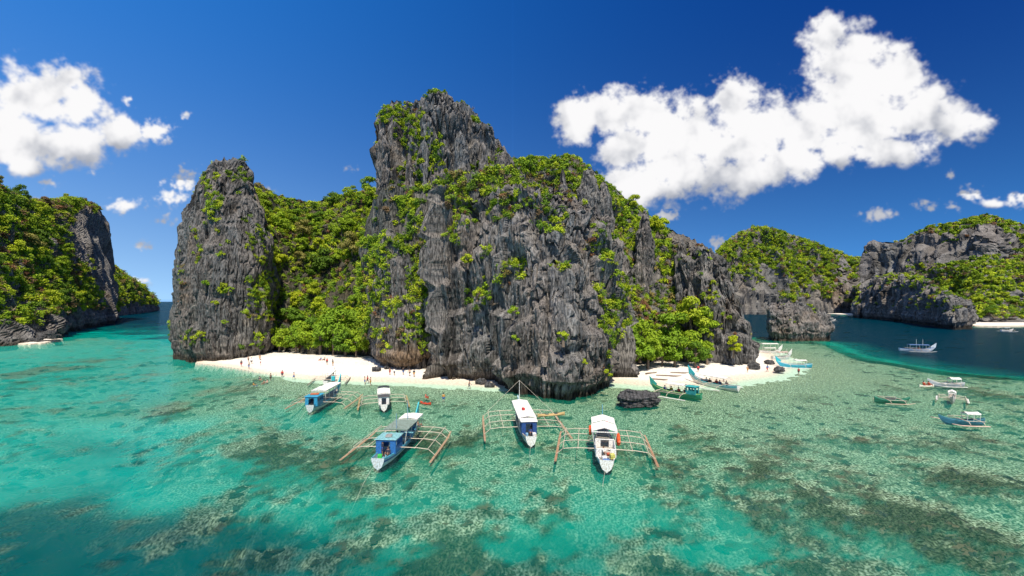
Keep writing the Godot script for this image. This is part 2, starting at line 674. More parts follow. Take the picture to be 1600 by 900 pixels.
func make_clump(sd: int, n: int, s: float) -> ArrayMesh:
	var r := RandomNumberGenerator.new()
	r.seed = sd
	var b := MB.new()
	var lobes := []
	for k in 6:
		lobes.append([Vector3(r.randf_range(-0.6, 0.6), r.randf_range(-0.1, 0.6), r.randf_range(-0.6, 0.6)), r.randf_range(0.35, 0.6)])
	for i in n:
		var lb = lobes[r.randi() % lobes.size()]
		var d := Vector3(r.randfn(), r.randfn() * 0.8 + 0.35, r.randfn()).normalized()
		leaf(b, lb[0] + d * lb[1] * r.randf_range(0.6, 1.05), d, s, r)
	return b.mesh()


func make_twigs(sd: int) -> ArrayMesh:
	var r := RandomNumberGenerator.new()
	r.seed = sd
	var b := MB.new()
	for k in 16:
		var d := Vector3(r.randfn(), absf(r.randfn()) * 0.8 + 0.3, r.randfn()).normalized()
		var p := Vector3(r.randf_range(-0.3, 0.3), -0.1, r.randf_range(-0.3, 0.3))
		var q := p + d * r.randf_range(0.5, 0.9)
		b.tube([p, q], [0.045, 0.028], 3)
		for m in 3:
			var e := (d + Vector3(r.randf_range(-1, 1), r.randf_range(-0.3, 0.8), r.randf_range(-1, 1)) * 0.8).normalized()
			var f := p.lerp(q, r.randf_range(0.4, 1.0))
			b.tube([f, f + e * r.randf_range(0.25, 0.5)], [0.026, 0.012], 3)
	return b.mesh()


func make_tree(sd: int, h: float, wide: float, leaves: int, ls: float, lobes_n: int) -> Array:
	var r := RandomNumberGenerator.new()
	r.seed = sd
	var tb := MB.new()
	tb.col = Color(1, 1, 1)
	var lean := Vector3(r.randf_range(-0.6, 0.6), 0, r.randf_range(-0.6, 0.6))
	var mid := Vector3(lean.x * 0.6, h * 0.5, lean.z * 0.6)
	tb.tube([Vector3(0, -0.6, 0), Vector3(lean.x * 0.2, h * 0.25, lean.z * 0.2), mid, Vector3(lean.x, h * 0.8, lean.z)], [0.26, 0.2, 0.15, 0.06], 7)
	var lb := []
	for k in lobes_n:
		var a := TAU * k / lobes_n + r.randf_range(-0.4, 0.4)
		var rad := wide * r.randf_range(0.25, 0.8)
		var c := Vector3(lean.x + cos(a) * rad, h * r.randf_range(0.32, 1.0), lean.z + sin(a) * rad)
		lb.append([c, wide * r.randf_range(0.28, 0.46)])
		tb.tube([mid + Vector3(0, r.randf_range(-0.6, 0.5), 0), mid.lerp(c, 0.55) + Vector3(0, 0.2, 0), c], [0.1, 0.065, 0.025], 5)
	lb.append([Vector3(lean.x, h * 0.95, lean.z), wide * 0.45])
	var b := MB.new()
	for i in leaves:
		var k = lb[r.randi() % lb.size()]
		var d := Vector3(r.randfn(), r.randfn() * 0.75 + 0.3, r.randfn()).normalized()
		var q: Vector3 = Vector3(d.x, d.y * 0.72, d.z) * float(k[1]) * r.randf_range(0.55, 1.08)
		leaf(b, k[0] + q, d, ls, r)
	return [tb.mesh(), b.mesh()]


func plant_tree(p: Vector3, s: float, kind: int, label: String, group: String, tint := -1) -> Node3D:
	var pr: Array = tree_protos[kind]
	var t := thing("tree", label, "tree", p, rng.randf() * TAU, group)
	t.scale = Vector3(s, s * rng.randf_range(0.85, 1.2), s)
	obj("trunk", pr[0], M.bark, t)
	obj("crown", pr[1], M.crowns[tint if tint >= 0 else rng.randi() % M.crowns.size()], t)
	tree_count += 1
	return t


func plant_shrub(p: Vector3, s: float, label: String, group: String, tint: int) -> Node3D:
	var pr: Array = shrub_protos[rng.randi() % shrub_protos.size()]
	var t := thing("shrub", label, "shrub", p, rng.randf() * TAU, group)
	t.scale = Vector3(s, s, s)
	obj("stem", pr[0], M.bark, t)
	obj("foliage", pr[1], M.crowns[tint], t)
	return t


# ------------------------------------------------------------------ sea floor
var beach_polys := []


func seg_dist(p: Vector2, a: Vector2, b: Vector2) -> float:
	var ab := b - a
	return (p - a - ab * clampf((p - a).dot(ab) / ab.length_squared(), 0, 1)).length()


func shore(p: Vector2) -> float:  # metres inland (positive) of the nearest beach's waterline
	var best := -400.0
	for poly in beach_polys:
		var bb: Rect2 = poly.box
		if not bb.has_point(p):
			continue
		var d := 1e9
		var pts: PackedVector2Array = poly.pts
		for i in pts.size():
			d = minf(d, seg_dist(p, pts[i], pts[(i + 1) % pts.size()]))
		if not Geometry2D.is_point_in_polygon(p, pts):
			d = -d
		best = maxf(best, d)
	return best


func ramp(x: float, t: Array) -> float:
	if x <= t[0][0]:
		return t[0][1]
	for k in range(1, t.size()):
		if x <= t[k][0]:
			return lerpf(t[k - 1][1], t[k][1], (x - t[k - 1][0]) / (t[k][0] - t[k - 1][0]))
	return t[-1][1]


const DROP := [[60, 190], [100, 150], [111.5, 127], [122, 122], [138, 119], [165, 128], [205, 148], [218, 135], [240, 100], [300, 70], [600, 40]]


func ground(x: float, z: float) -> float:
	var d := -z
	var p := Vector2(x, z)
	var sd := shore(p)
	var wob := nd.get_noise_2d(x * 0.7, z * 0.7)
	if sd > 0.0:
		return minf(0.085 * sd, 0.7 + 0.03 * sd) + 0.08 * wob
	var dep := lerpf(2.1, 1.5, smoothstep(-5.0, 30.0, x)) * (1.0 - exp(sd / 30.0)) + 0.02
	dep *= 1.0 + 0.35 * wob
	# the deeper corner at the lower left
	dep += 5.5 * smoothstep(-8.0, -42.0, x + 0.25 * (d - 40.0) + wob * 8.0) * (1.0 - smoothstep(36.0, 80.0, d + wob * 26.0))
	dep += 4.4 * (1.0 - smoothstep(28.0, 50.0, d + wob * 6.0)) * (1.0 - smoothstep(5.0, 40.0, x))
	# sandy channel at the left
	dep += 2.2 * smoothstep(-48.0, -78.0, x) * smoothstep(60.0, 90.0, d)
	# the drop-off at the right, and the open sea
	var q := x - ramp(d, DROP) + wob * 4.0
	if d > 95.0 and x > 20.0:
		dep += 26.0 * smoothstep(-16.0, 34.0, q)
	if x < -60.0:
		dep += 24.0 * smoothstep(190.0, 460.0, d + (x + 0.8 * d) * 0.8 + wob * 60.0)
	dep = lerpf(dep, 30.0, smoothstep(500.0, 700.0, d))
	return -dep


# large reef patches: U, V on the water, half width, half depth, strength
const REEFS := [
	[500, 690, 150, 32, 0.9], [330, 690, 120, 26, 0.6], [640, 745, 170, 40, 0.7], [420, 760, 120, 60, 0.6], [600, 830, 160, 40, 1.0], [420, 850, 120, 30, 0.8], [730, 870, 120, 26, 0.9], [1250, 880, 200, 24, 0.7], [180, 850, 90, 40, 0.6], [900, 860, 160, 30, 0.8], [760, 800, 110, 26, 0.7], [1010, 820, 90, 30, 0.5], [330, 800, 90, 40, 0.5], [700, 690, 80, 30, 0.5],
	[40, 578, 70, 12, 0.9], [130, 560, 60, 8, 0.7], [120, 590, 80, 10, 0.5], [340, 610, 60, 10, 0.8], [300, 630, 50, 10, 0.5], [220, 640, 60, 9, 0.5],
	[1540, 610, 70, 14, 0.9], [1570, 590, 60, 8, 0.8], [1530, 740, 120, 30, 0.8], [1300, 740, 200, 50, 0.55], [1130, 730, 120, 30, 0.5], [1400, 810, 200, 60, 0.6], [1400, 680, 160, 22, 0.5], [1180, 800, 160, 60, 0.5], [1330, 600, 90, 10, 0.4], [1200, 612, 60, 5, 0.7], [1270, 620, 40, 5, 0.7], [1480, 850, 200, 60, 0.5], [1080, 880, 160, 40, 0.6],
]


func reef_at(x: float, z: float) -> float:
	var d := -z
	var r := 0.16 + ns.get_noise_2d(x * 0.35, z * 0.35) * 0.55 + nd.get_noise_2d(x * 1.4, z * 1.4) * 0.5 + nl.get_noise_2d(x * 1.3, z * 1.3) * 0.45
	if d < 240.0:
		for k in reef_w:
			var dx: float = (x - k[0]) / k[2]
			var dz: float = (z - k[1]) / k[3]
			var q := dx * dx + dz * dz
			if q < 1.6:
				r += k[4] * 0.54 * maxf(0.0, 1.0 - q * 0.62)
	return r


var reef_w := []


func make_water() -> void:
	for k in REEFS:
		var c := gp(k[0], k[1])
		var e := gp(k[0], k[1] - k[3])
		var s := gp(k[0], k[1] + k[3])
		reef_w.append([c.x, (e.z + s.z) * 0.5, k[2] / F * -c.z, absf(e.z - s.z) * 0.5, k[4]])
	# rows that widen with distance
	var zs := PackedFloat32Array()
	var z := 14.0
	while z < 4200.0:
		zs.append(z)
		z *= 1.0 + (0.014 if z < 260.0 else 0.05)
	var nx := 400
	var V := PackedVector3Array()
	var C := PackedColorArray()
	var V2 := PackedVector3Array()
	var C2 := PackedColorArray()
	var X := PackedInt32Array()
	for j in zs.size():
		var d := zs[j]
		for i in nx + 1:
			var t := float(i) / nx * 2.0 - 1.0
			var x := t * (0.58 + 0.42 * t * t) * (52.0 + d * 2.5)
			var y := ground(x, -d)
			var dep := -y
			var under := y
			if y > -0.25:
				under = -0.25 - (y + 0.25) * 0.2 - 0.25 * smoothstep(-0.25, 0.3, y)
			var rf := reef_at(x, -d)
			rf = smoothstep(0.22, 0.74, rf) * smoothstep(0.3, 1.2, dep)
			under += rf * 0.35 * minf(dep, 1.0) * (0.6 + nl.get_noise_2d(x * 3.0, d * 3.0))
			V.append(Vector3(x, under, -d))
			var sand := Color(0.50, 0.68, 0.52).lerp(Color(0.48, 0.63, 0.46), smoothstep(-14.0, 30.0, x) * 0.9)
			var left := 1.0 - smoothstep(-48.0, -8.0, x)
			C.append(sand.lerp(Color(0.06, 0.085, 0.045), rf * 0.92))
			# the water itself: clear over the sand, turquoise, teal, then navy
			var k := 1.0 - exp(-maxf(dep, 0.0) * 0.24 * (1.0 - 0.78 * rf))
			var wc := Color(0.007, 0.32, 0.205).lerp(Color(0.006, 0.34, 0.235), left).lerp(Color(0.001, 0.29, 0.205).lerp(Color(0.001, 0.33, 0.27), left), smoothstep(1.2, 3.4, dep)).lerp(Color(0.001, 0.082, 0.078), smoothstep(3.6, 8.0, dep)).lerp(Color(0.001, 0.020, 0.036), smoothstep(6.5, 22.0, dep))
			wc.a = clampf(k, 0.0, 0.985)
			V2.append(Vector3(x, minf(-0.06, -0.25 * clampf(dep, 0.0, 6.0)), -d))
			C2.append(wc)
	for j in zs.size() - 1:
		for i in nx:
			var a := j * (nx + 1) + i
			var b := a + nx + 1
			X.append_array([a, b, b + 1, a, b + 1, a + 1])
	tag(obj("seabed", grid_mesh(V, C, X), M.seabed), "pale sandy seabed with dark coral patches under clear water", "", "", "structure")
	tag(obj("sea_water", grid_mesh(V2, C2, X), M.water), "clear turquoise lagoon water that turns deep blue offshore", "", "", "structure")
	coral_heads()
	var b := MB.new()
	b.quad(Vector3(-6500, 0, 200), Vector3(6500, 0, 200), Vector3(6500, 0, -4300), Vector3(-6500, 0, -4300))
	tag(obj("sea_surface", b.mesh(), M.surface), "rippled surface of the lagoon", "", "", "structure")


func coral_heads() -> void:   # separate dark heads of coral standing on the sand
	var b := MB.new()
	var rings := []
	for j in 6:
		var ph := lerpf(-0.25, PI * 0.5, j / 5.0)
		var ring := []
		for i in 11:
			var a := TAU * i / 11.0
			var q := Vector3(cos(ph) * cos(a), sin(ph) * 0.6, cos(ph) * sin(a))
			ring.append(q * (0.8 + 0.45 * nl.get_noise_3d(q.x * 5.0 + 9.0, q.y * 5.0, q.z * 5.0) + 0.2 * sin(a * 3.0)))
		rings.append(ring)
	for j in 5:
		for i in 11:
			b.quad(rings[j][i], rings[j + 1][i], rings[j + 1][(i + 1) % 11], rings[j][(i + 1) % 11])
	var tr: Array[Transform3D] = []
	var co := PackedColorArray()
	var tries := 0
	while tr.size() < 6000 and tries < 60000:
		tries += 1
		var d := 26.0 + 130.0 * pow(rng.randf(), 1.4)
		var x := rng.randf_range(-1.0, 1.0) * d * 1.2
		var y := ground(x, -d)
		if y > -0.7 or y < -7.0:
			continue
		var rf := reef_at(x, -d)
		if rng.randf() > 0.06 + smoothstep(0.15, 0.6, rf):
			continue
		var s := (0.14 + 0.62 * pow(rng.randf(), 3.0)) * (0.75 + d / 150.0)
		tr.append(Transform3D(Basis(Vector3.UP, rng.randf() * TAU) * Basis.from_scale(Vector3(s * rng.randf_range(0.8, 1.6), minf(s, -y * 0.42), s)), Vector3(x, y - 0.03, -d)))
		var c: Color = [Color(0.022, 0.034, 0.018), Color(0.035, 0.04, 0.02), Color(0.055, 0.06, 0.03), Color(0.02, 0.036, 0.024), Color(0.085, 0.08, 0.042)][rng.randi() % 5]
		co.append(c)
	var mm := MultiMesh.new()
	mm.transform_format = MultiMesh.TRANSFORM_3D
	mm.use_colors = true
	mm.mesh = b.mesh()
	mm.instance_count = tr.size()
	for i in tr.size():
		mm.set_instance_transform(i, tr[i])
		mm.set_instance_color(i, co[i])
	var mi := MultiMeshInstance3D.new()
	mi.multimesh = mm
	mi.material_override = M.coral
	mi.name = numbered("coral_heads")
	add_child(mi)
	tag(mi, "dark coral heads scattered over the sandy seabed", "coral", "", "stuff")


func make_beach(called: String, label: String, x0: float, x1: float, z0: float, z1: float, step: float) -> void:
	var nx := int((x1 - x0) / step)
	var nz := int((z1 - z0) / step)
	var V := PackedVector3Array()
	var C := PackedColorArray()
	var X := PackedInt32Array()
	for j in nz + 1:
		for i in nx + 1:
			var x := x0 + i * step
			var z := z0 + j * step
			var y := ground(x, z)
			var fine := nc2.get_noise_2d(x * 1.6, z * 1.6) * 0.5 + 0.5
			V.append(Vector3(x, y + (0.05 * fine if y > 0.25 else 0.0), z))
			var dry := Color(0.80, 0.75, 0.675)
			var wet := Color(0.70, 0.60, 0.49)
			var c := wet.lerp(dry, smoothstep(0.06, 0.36, y + 0.08 * nd.get_noise_2d(x * 3.0, z * 3.0)))
			c = c.lerp(Color(0.50, 0.68, 0.52), 1.0 - smoothstep(-0.22, 0.0, y))
			var leafy := smoothstep(0.1, 0.45, nd.get_noise_2d(x * 2.0 + 50.0, z * 2.0)) * smoothstep(1.0, 1.7, y)
			c = c.lerp(Color(0.42, 0.31, 0.20), leafy * 0.8)
			C.append(c)
	for j in nz:
		for i in nx:
			var a := j * (nx + 1) + i
			var b := a + nx + 1
			if maxf(maxf(V[a].y, V[b].y), maxf(V[a + 1].y, V[b + 1].y)) > -0.28:
				X.append_array([a, a + 1, b + 1, a, b + 1, b])
	if X.size() == 0:
		print("empty ", label)
		return
	tag(obj(called, grid_mesh(V, C, X), M.sand), label, "", "", "structure")


func add_poly(uv: Array, back: Array) -> void:
	var pts := PackedVector2Array()
	for k in uv:
		var p := gp(k[0], k[1])
		pts.append(Vector2(p.x, p.z))
	for k in back:
		pts.append(Vector2(k[0], k[1]))
	var bb := Rect2(pts[0], Vector2.ZERO)
	for p in pts:
		bb = bb.expand(p)
	beach_polys.append({"pts": pts, "box": bb.grow(150.0)})


# ------------------------------------------------------------------ boats
func hull_at(t: float, o: Dictionary) -> Array:  # half width, keel height, sheer height at t from stern (0) to bow (1)
	var bm: float = o.beam * 0.5
	var w := bm
	if t < 0.35:
		w = bm * lerpf(o.get("stern_w", 0.62), 1.0, sin(t / 0.35 * PI * 0.5))
	elif t > 0.45:
		w = bm * maxf(0.03, cos((t - 0.45) / 0.55 * PI * 0.5))
	var fb: float = o.get("board", 0.75)
	var ys: float = fb + o.get("stern_rise", 0.3) * pow(maxf(0.0, 0.3 - t) / 0.3, 2.0) + o.get("bow_rise", 1.0) * pow(maxf(0.0, t - 0.5) / 0.5, 2.2)
	var yk: float = -0.4 + 0.25 * pow(maxf(0.0, 0.25 - t) / 0.25, 2.0) + (0.4 + fb + o.get("bow_rise", 1.0) * 0.6) * pow(maxf(0.0, t - 0.72) / 0.28, 2.4)
	return [w, minf(yk, ys - 0.12), ys]


func aboard(boat: Node3D, spots: Array) -> void:   # [pose, x, y, z along the hull, turn, cloth, shirt, label]
	for q in spots:
		person(q[0], boat.position + boat.basis * Vector3(q[1], q[2], q[3]), boat.rotation.y + q[4], q[7], "people on the boats", q[5], q[6], true)


func paint(col: Color, rough := 0.5) -> StandardMaterial3D:   # worn boat paint, bamboo or canvas
	var m := flat_mat(col, rough)
	m.uv1_triplanar = true
	m.uv1_scale = Vector3(0.45, 0.45, 0.12)
	m.albedo_texture = M.grime
	return m


func bangka(o: Dictionary) -> Node3D:
	var S: Vector3 = o.stern
	var B: Vector3 = o.bow
	var dirv := (B - S)
	dirv.y = 0
	var L: float = o.get("len", dirv.length())
	var c := S + dirv.normalized() * L * 0.5 if o.has("len") else (S + B) * 0.5
	c.y = 0.0
	var t := thing("outrigger_boat", o.label, "boat", c, atan2(dirv.x, dirv.z), o.get("group", "outrigger boats anchored off the beaches"))
	var mh := paint(o.hull, 0.45)
	var mt := paint(o.get("trim", lin(0.8, 0.8, 0.8)), 0.45)
	var md := paint(o.get("deck", lin(0.42, 0.40, 0.36)), 0.7)
	var N := 26
	# hull
	var hb := MB.new()
	var db := MB.new()
	var rb := MB.new()
	var pr := []
	for i in N + 1:
		var q := float(i) / N
		var h := hull_at(q, o)
		var z := (q - 0.5) * L
		var sec := []
		for s in [-1.0, 1.0]:
			sec.append([Vector3(0, h[1], z), Vector3(s * h[0] * 0.62, lerpf(h[1], h[2], 0.28), z), Vector3(s * h[0] * 0.92, lerpf(h[1], h[2], 0.7), z), Vector3(s * h[0], h[2], z), Vector3(s * h[0] * 0.9, h[2], z), Vector3(s * h[0] * 0.86, lerpf(h[1], h[2], 0.62), z)])
		if i:
			for s in 2:
				for k in 3:
					hb.quad(pr[s][k], sec[s][k], sec[s][k + 1], pr[s][k + 1])
				rb.quad(pr[s][3] + Vector3(0, 0.03, 0), sec[s][3] + Vector3(0, 0.03, 0), sec[s][4] + Vector3(0, 0.03, 0), pr[s][4] + Vector3(0, 0.03, 0))
				rb.quad(pr[s][3] + Vector3(0, 0.03, 0), sec[s][3] + Vector3(0, 0.03, 0), sec[s][3].lerp(sec[s][2], 0.35) * Vector3(1.03, 1, 1), pr[s][3].lerp(pr[s][2], 0.35) * Vector3(1.03, 1, 1))
				hb.quad(pr[s][4], sec[s][4], sec[s][5], pr[s][5])
			db.quad(pr[0][5], sec[0][5], sec[1][5], pr[1][5])
		else:
			for k in 4:
				hb.quad(sec[0][k], sec[0][k + 1], sec[1][k + 1], sec[1][k])
		pr = sec
	obj("hull", hb.mesh(), mh, t)
	obj("gunwale", rb.mesh(), mt, t)
	if o.has("stripe"):
		var sb := MB.new()
		for i in N:
			var h0 := hull_at(float(i) / N, o)
			var h1 := hull_at(float(i + 1) / N, o)
			var z0 := (float(i) / N - 0.5) * L
			var z1 := (float(i + 1) / N - 0.5) * L
			for s in [-1.0, 1.0]:
				sb.quad(Vector3(s * (h0[0] * 0.955 + 0.012), lerpf(h0[1], h0[2], 0.80), z0), Vector3(s * (h1[0] * 0.955 + 0.012), lerpf(h1[1], h1[2], 0.80), z1), Vector3(s * (h1[0] * 0.90 + 0.012), lerpf(h1[1], h1[2], 0.64), z1), Vector3(s * (h0[0] * 0.90 + 0.012), lerpf(h0[1], h0[2], 0.64), z0))
		obj("stripe", sb.mesh(), paint(o.stripe, 0.45), t)
	obj("deck", db.mesh(), md, t)
	# bow post: the tall painted prow
	if o.has("fin"):
		var fb := MB.new()
		var h0 := hull_at(0.93, o)
		var z0 := 0.40 * L
		var hh: float = o.get("fin_h", 1.3)
		for s in [-1.0, 1.0]:
			var wd: float = 0.07 * s
			fb.quad(Vector3(wd, h0[2] - 0.4, z0), Vector3(wd, h0[2] + 0.2, z0 - 0.3), Vector3(wd, h0[2] + 0.2 + hh, L * 0.5 + 0.35), Vector3(wd, h0[2] - 0.1, L * 0.5 + 0.1))
		fb.quad(Vector3(-0.07, h0[2] + 0.2, z0 - 0.3), Vector3(0.07, h0[2] + 0.2, z0 - 0.3), Vector3(0.07, h0[2] + 0.2 + hh, L * 0.5 + 0.35), Vector3(-0.07, h0[2] + 0.2 + hh, L * 0.5 + 0.35))
		fb.quad(Vector3(-0.07, h0[2] + 0.2 + hh, L * 0.5 + 0.35), Vector3(0.07, h0[2] + 0.2 + hh, L * 0.5 + 0.35), Vector3(0.07, h0[2] - 0.1, L * 0.5 + 0.1), Vector3(-0.07, h0[2] - 0.1, L * 0.5 + 0.1))
		obj("prow", fb.mesh(), paint(o.fin, 0.5), t)
	# outriggers: cross beams, two floats, braces
	var span: float = o.get("span", 8.0) * 0.5
	var fl: Array = o.get("float", [-0.36, 0.34])
	var beams: Array = o.get("beams", [-0.3, -0.08, 0.14, 0.3])
	var bc := paint(o.get("pole", lin(0.62, 0.53, 0.43)), 0.65)
	var fc := paint(o.get("float_col", lin(0.42, 0.29, 0.19)), 0.65)
	var by: float = o.get("board", 0.75) + 0.12
	for z in beams:
		var pb := MB.new()
		var zz: float = z * L
		pb.tube([Vector3(-span, 0.22, zz), Vector3(-span * 0.86, by * 0.85, zz), Vector3(-span * 0.6, by, zz), Vector3(0, by + 0.05, zz), Vector3(span * 0.6, by, zz), Vector3(span * 0.86, by * 0.85, zz), Vector3(span, 0.22, zz)], [0.035, 0.045, 0.05, 0.055, 0.05, 0.045, 0.035], 6)
		obj("cross_beam", pb.mesh(), bc, t)
	for s in [-1.0, 1.0]:
		var pb := MB.new()
		var f0: float = fl[0] * L
		var f1: float = fl[1] * L
		for k in 3:
			var ox: float = (k - 1) * 0.09
			pb.tube([Vector3(s * span + ox, 0.08, f0), Vector3(s * span + ox, 0.06, lerpf(f0, f1, 0.5)), Vector3(s * span + ox, 0.09, lerpf(f0, f1, 0.85)), Vector3(s * (span - 0.05) + ox * 0.5, 0.32, f1 + 0.6)], [0.048, 0.056, 0.052, 0.035], 6)
		obj("outrigger_float", pb.mesh(), fc, t)
		var rails := [0.86, 0.55] if o.get("rails", 2) == 2 else [0.86]
		for rr in rails:
			var qb := MB.new()
			qb.tube([Vector3(s * span * rr, by * 0.9 + 0.12, beams[0] * L - 0.3), Vector3(s * span * rr, by * 0.9 + 0.12, beams[-1] * L + 0.3)], [0.036], 6)
			obj("outrigger_rail", qb.mesh(), bc, t)
	# awnings on posts
	var pm := paint(o.get("post", lin(0.75, 0.74, 0.70)), 0.6)
	for a in o.get("awnings", []):
		var z0: float = a[0] * L
		var z1: float = a[1] * L
		var w: float = a[2] * 0.5
		var y: float = a[3]
		var rise: float = a[5] if a.size() > 5 else 0.12
		var ab := MB.new()
		var K := 6
		for k in K:
			var u0 := -1.0 + 2.0 * k / K
			var u1 := -1.0 + 2.0 * (k + 1) / K
			var M2 := 6
			for q in M2:
				var za := lerpf(z0, z1, float(q) / M2)
				var zb := lerpf(z0, z1, float(q + 1) / M2)
				var sag := func(u: float, zz: float) -> float: return y + rise * (1.0 - absf(u)) - 0.05 * sin(PI * clampf((zz - z0) / (z1 - z0), 0, 1)) * (1.0 if absf(u) < 0.9 else 0.4)
				ab.quad(Vector3(u0 * w, sag.call(u0, za), za), Vector3(u1 * w, sag.call(u1, za), za), Vector3(u1 * w, sag.call(u1, zb), zb), Vector3(u0 * w, sag.call(u0, zb), zb))
		for s in [-1.0, 1.0]:
			ab.quad(Vector3(s * w, y - 0.14, z0), Vector3(s * w, y, z0), Vector3(s * w, y, z1), Vector3(s * w, y - 0.14, z1))
		for zz in [z0, z1]:
			ab.quad(Vector3(-w, y - 0.14, zz), Vector3(-w, y, zz), Vector3(w, y, zz), Vector3(w, y - 0.14, zz))
		obj("awning", ab.mesh(), paint(a[4], 0.75), t)
		for zz in [z0 + 0.08, (z0 + z1) * 0.5, z1 - 0.08]:
			for s in [-1.0, 1.0]:
				var q2 := MB.new()
				q2.tube([Vector3(s * minf(w * 0.94, o.beam * 0.47), hull_at(zz / L + 0.5, o)[2] - 0.1, zz), Vector3(s * w * 0.94, y, zz)], [0.035], 5)
				obj("post", q2.mesh(), pm, t)
	# cabin: walls with openings
	for a in o.get("cabins", []):
		var z0: float = a[0] * L
		var z1: float = a[1] * L
		var w: float = a[2] * 0.5
		var h: float = a[3]
		var yb: float = o.get("board", 0.75) - 0.05
		var cm := paint(a[4], 0.5)
		var cb := MB.new()
		for s in [-1.0, 1.0]:
			cb.box(Vector3(s * w, yb + h * 0.25, (z0 + z1) * 0.5), Vector3(0.08, h * 0.5, absf(z1 - z0)), Basis(), 0.02)
			cb.box(Vector3(s * w, yb + h * 0.92, (z0 + z1) * 0.5), Vector3(0.08, h * 0.16, absf(z1 - z0)), Basis(), 0.02)
			for q in 4:
				cb.box(Vector3(s * w, yb + h * 0.67, lerpf(z0 + 0.1, z1 - 0.1, q / 3.0)), Vector3(0.075, h * 0.36, 0.12), Basis(), 0.01)
		for zz in [z0, z1]:
			cb.box(Vector3(-w * 0.72, yb + h * 0.5, zz), Vector3(w * 0.55, h, 0.07), Basis(), 0.02)
			cb.box(Vector3(w * 0.72, yb + h * 0.5, zz), Vector3(w * 0.55, h, 0.07), Basis(), 0.02)
		for zz in [z0, z1]:
			cb.box(Vector3(0, yb + h * 0.93, zz + signf(zz - (z0 + z1) * 0.5) * -0.01), Vector3(w * 2.0, h * 0.12, 0.1), Basis(), 0.02)
		obj("cabin", cb.mesh(), cm, t)
		if a[5] == null:
			continue
		var r2 := MB.new()
		r2.box(Vector3(0, yb + h + 0.05, (z0 + z1) * 0.5), Vector3(w * 2.0 + 0.3, 0.08, absf(z1 - z0) + 0.3), Basis(), 0.03)
		obj("cabin_roof", r2.mesh(), paint(a[5], 0.5), t)
	# benches
	for z in o.get("benches", []):
		var qb := MB.new()
		qb.box(Vector3(0, o.get("board", 0.75) * 0.85, z * L), Vector3(o.beam * 0.8, 0.07, 0.4), Basis(), 0.02)
		obj("bench", qb.mesh(), paint(lin(0.5, 0.42, 0.30), 0.7), t)
	# masts, their stays
	for m in o.get("masts", []):
		var qb := MB.new()
		var foot := Vector3(0, 0.4, m[0] * L)
		var head := Vector3(0, m[1], m[0] * L)
		qb.tube([foot, head], [0.06, 0.035], 6)
		obj("mast", qb.mesh(), paint(m[2], 0.5), t)
		if m.size() > 3:
			for s in [-1.0, 1.0]:
				var sb := MB.new()
				sb.tube([head, Vector3(s * span * 0.86, by, m[0] * L)], [0.022], 4)
				obj("stay", sb.mesh(), bc, t)
	if o.get("rope", 0.0) != 0.0:
		var qb := MB.new()
		var e: float = -0.49 * L
		qb.tube([Vector3(0, o.get("board", 0.75), e), Vector3(0.3, 0.2, e - 1.6), Vector3(0.5, -0.5, e - 2.6), Vector3(0.8, -2.4, e - o.rope)], [0.014], 5)
		obj("anchor_rope", qb.mesh(), paint(lin(0.55, 0.52, 0.42), 0.8), t)
	# life rafts, floats and crates on board
	for e in o.get("rings", []):
		var rbm := MB.new()
		var pts := []
		for k in 15:
			var a2 := TAU * k / 14.0
			pts.append(Vector3(e[0], e[1] + sin(a2) * e[3], e[2] * L + cos(a2) * e[4]))
		rbm.tube(pts, [e[5]], 7)
		obj("life_float", rbm.mesh(), paint(lin(0.72, 0.10, 0.02), 0.55), t)
	for e in o.get("crates", []):
		var cb := MB.new()
		cb.box(Vector3(e[0], e[1], e[2] * L), e[3], Basis(Vector3.UP, 0.2), 0.03)
		obj("crate", cb.mesh(), paint(e[4], 0.6), t)
	return t


func kayak(at: Vector3, turn: float, L: float, col: Color, label: String) -> Node3D:
	var t := thing("kayak", label, "kayak", at, turn)
	var b := MB.new()
	var pr := []
	for i in 13:
		var q := i / 12.0
		var w := 0.36 * sin(clampf(q, 0.03, 0.97) * PI)
		var z := (q - 0.5) * L
		var up := 0.22 + 0.22 * pow(absf(q - 0.5) * 2.0, 3.0)
		var sec := [Vector3(0, -0.1, z), Vector3(-w, 0.08, z), Vector3(-w * 0.85, up, z), Vector3(0, up - 0.03, z), Vector3(w * 0.85, up, z), Vector3(w, 0.08, z)]
		if i:
			for k in 6:
				b.quad(pr[k], sec[k], sec[(k + 1) % 6], pr[(k + 1) % 6])
		pr = sec
	obj("hull", b.mesh(), flat_mat(col, 0.4), t)
	var s := MB.new()
	for z in [-0.18, 0.16]:
		s.box(Vector3(0, 0.24, z * L), Vector3(0.42, 0.07, 0.5), Basis(), 0.03)
	obj("seat", s.mesh(), flat_mat(lin(0.06, 0.06, 0.06), 0.8), t)
	return t


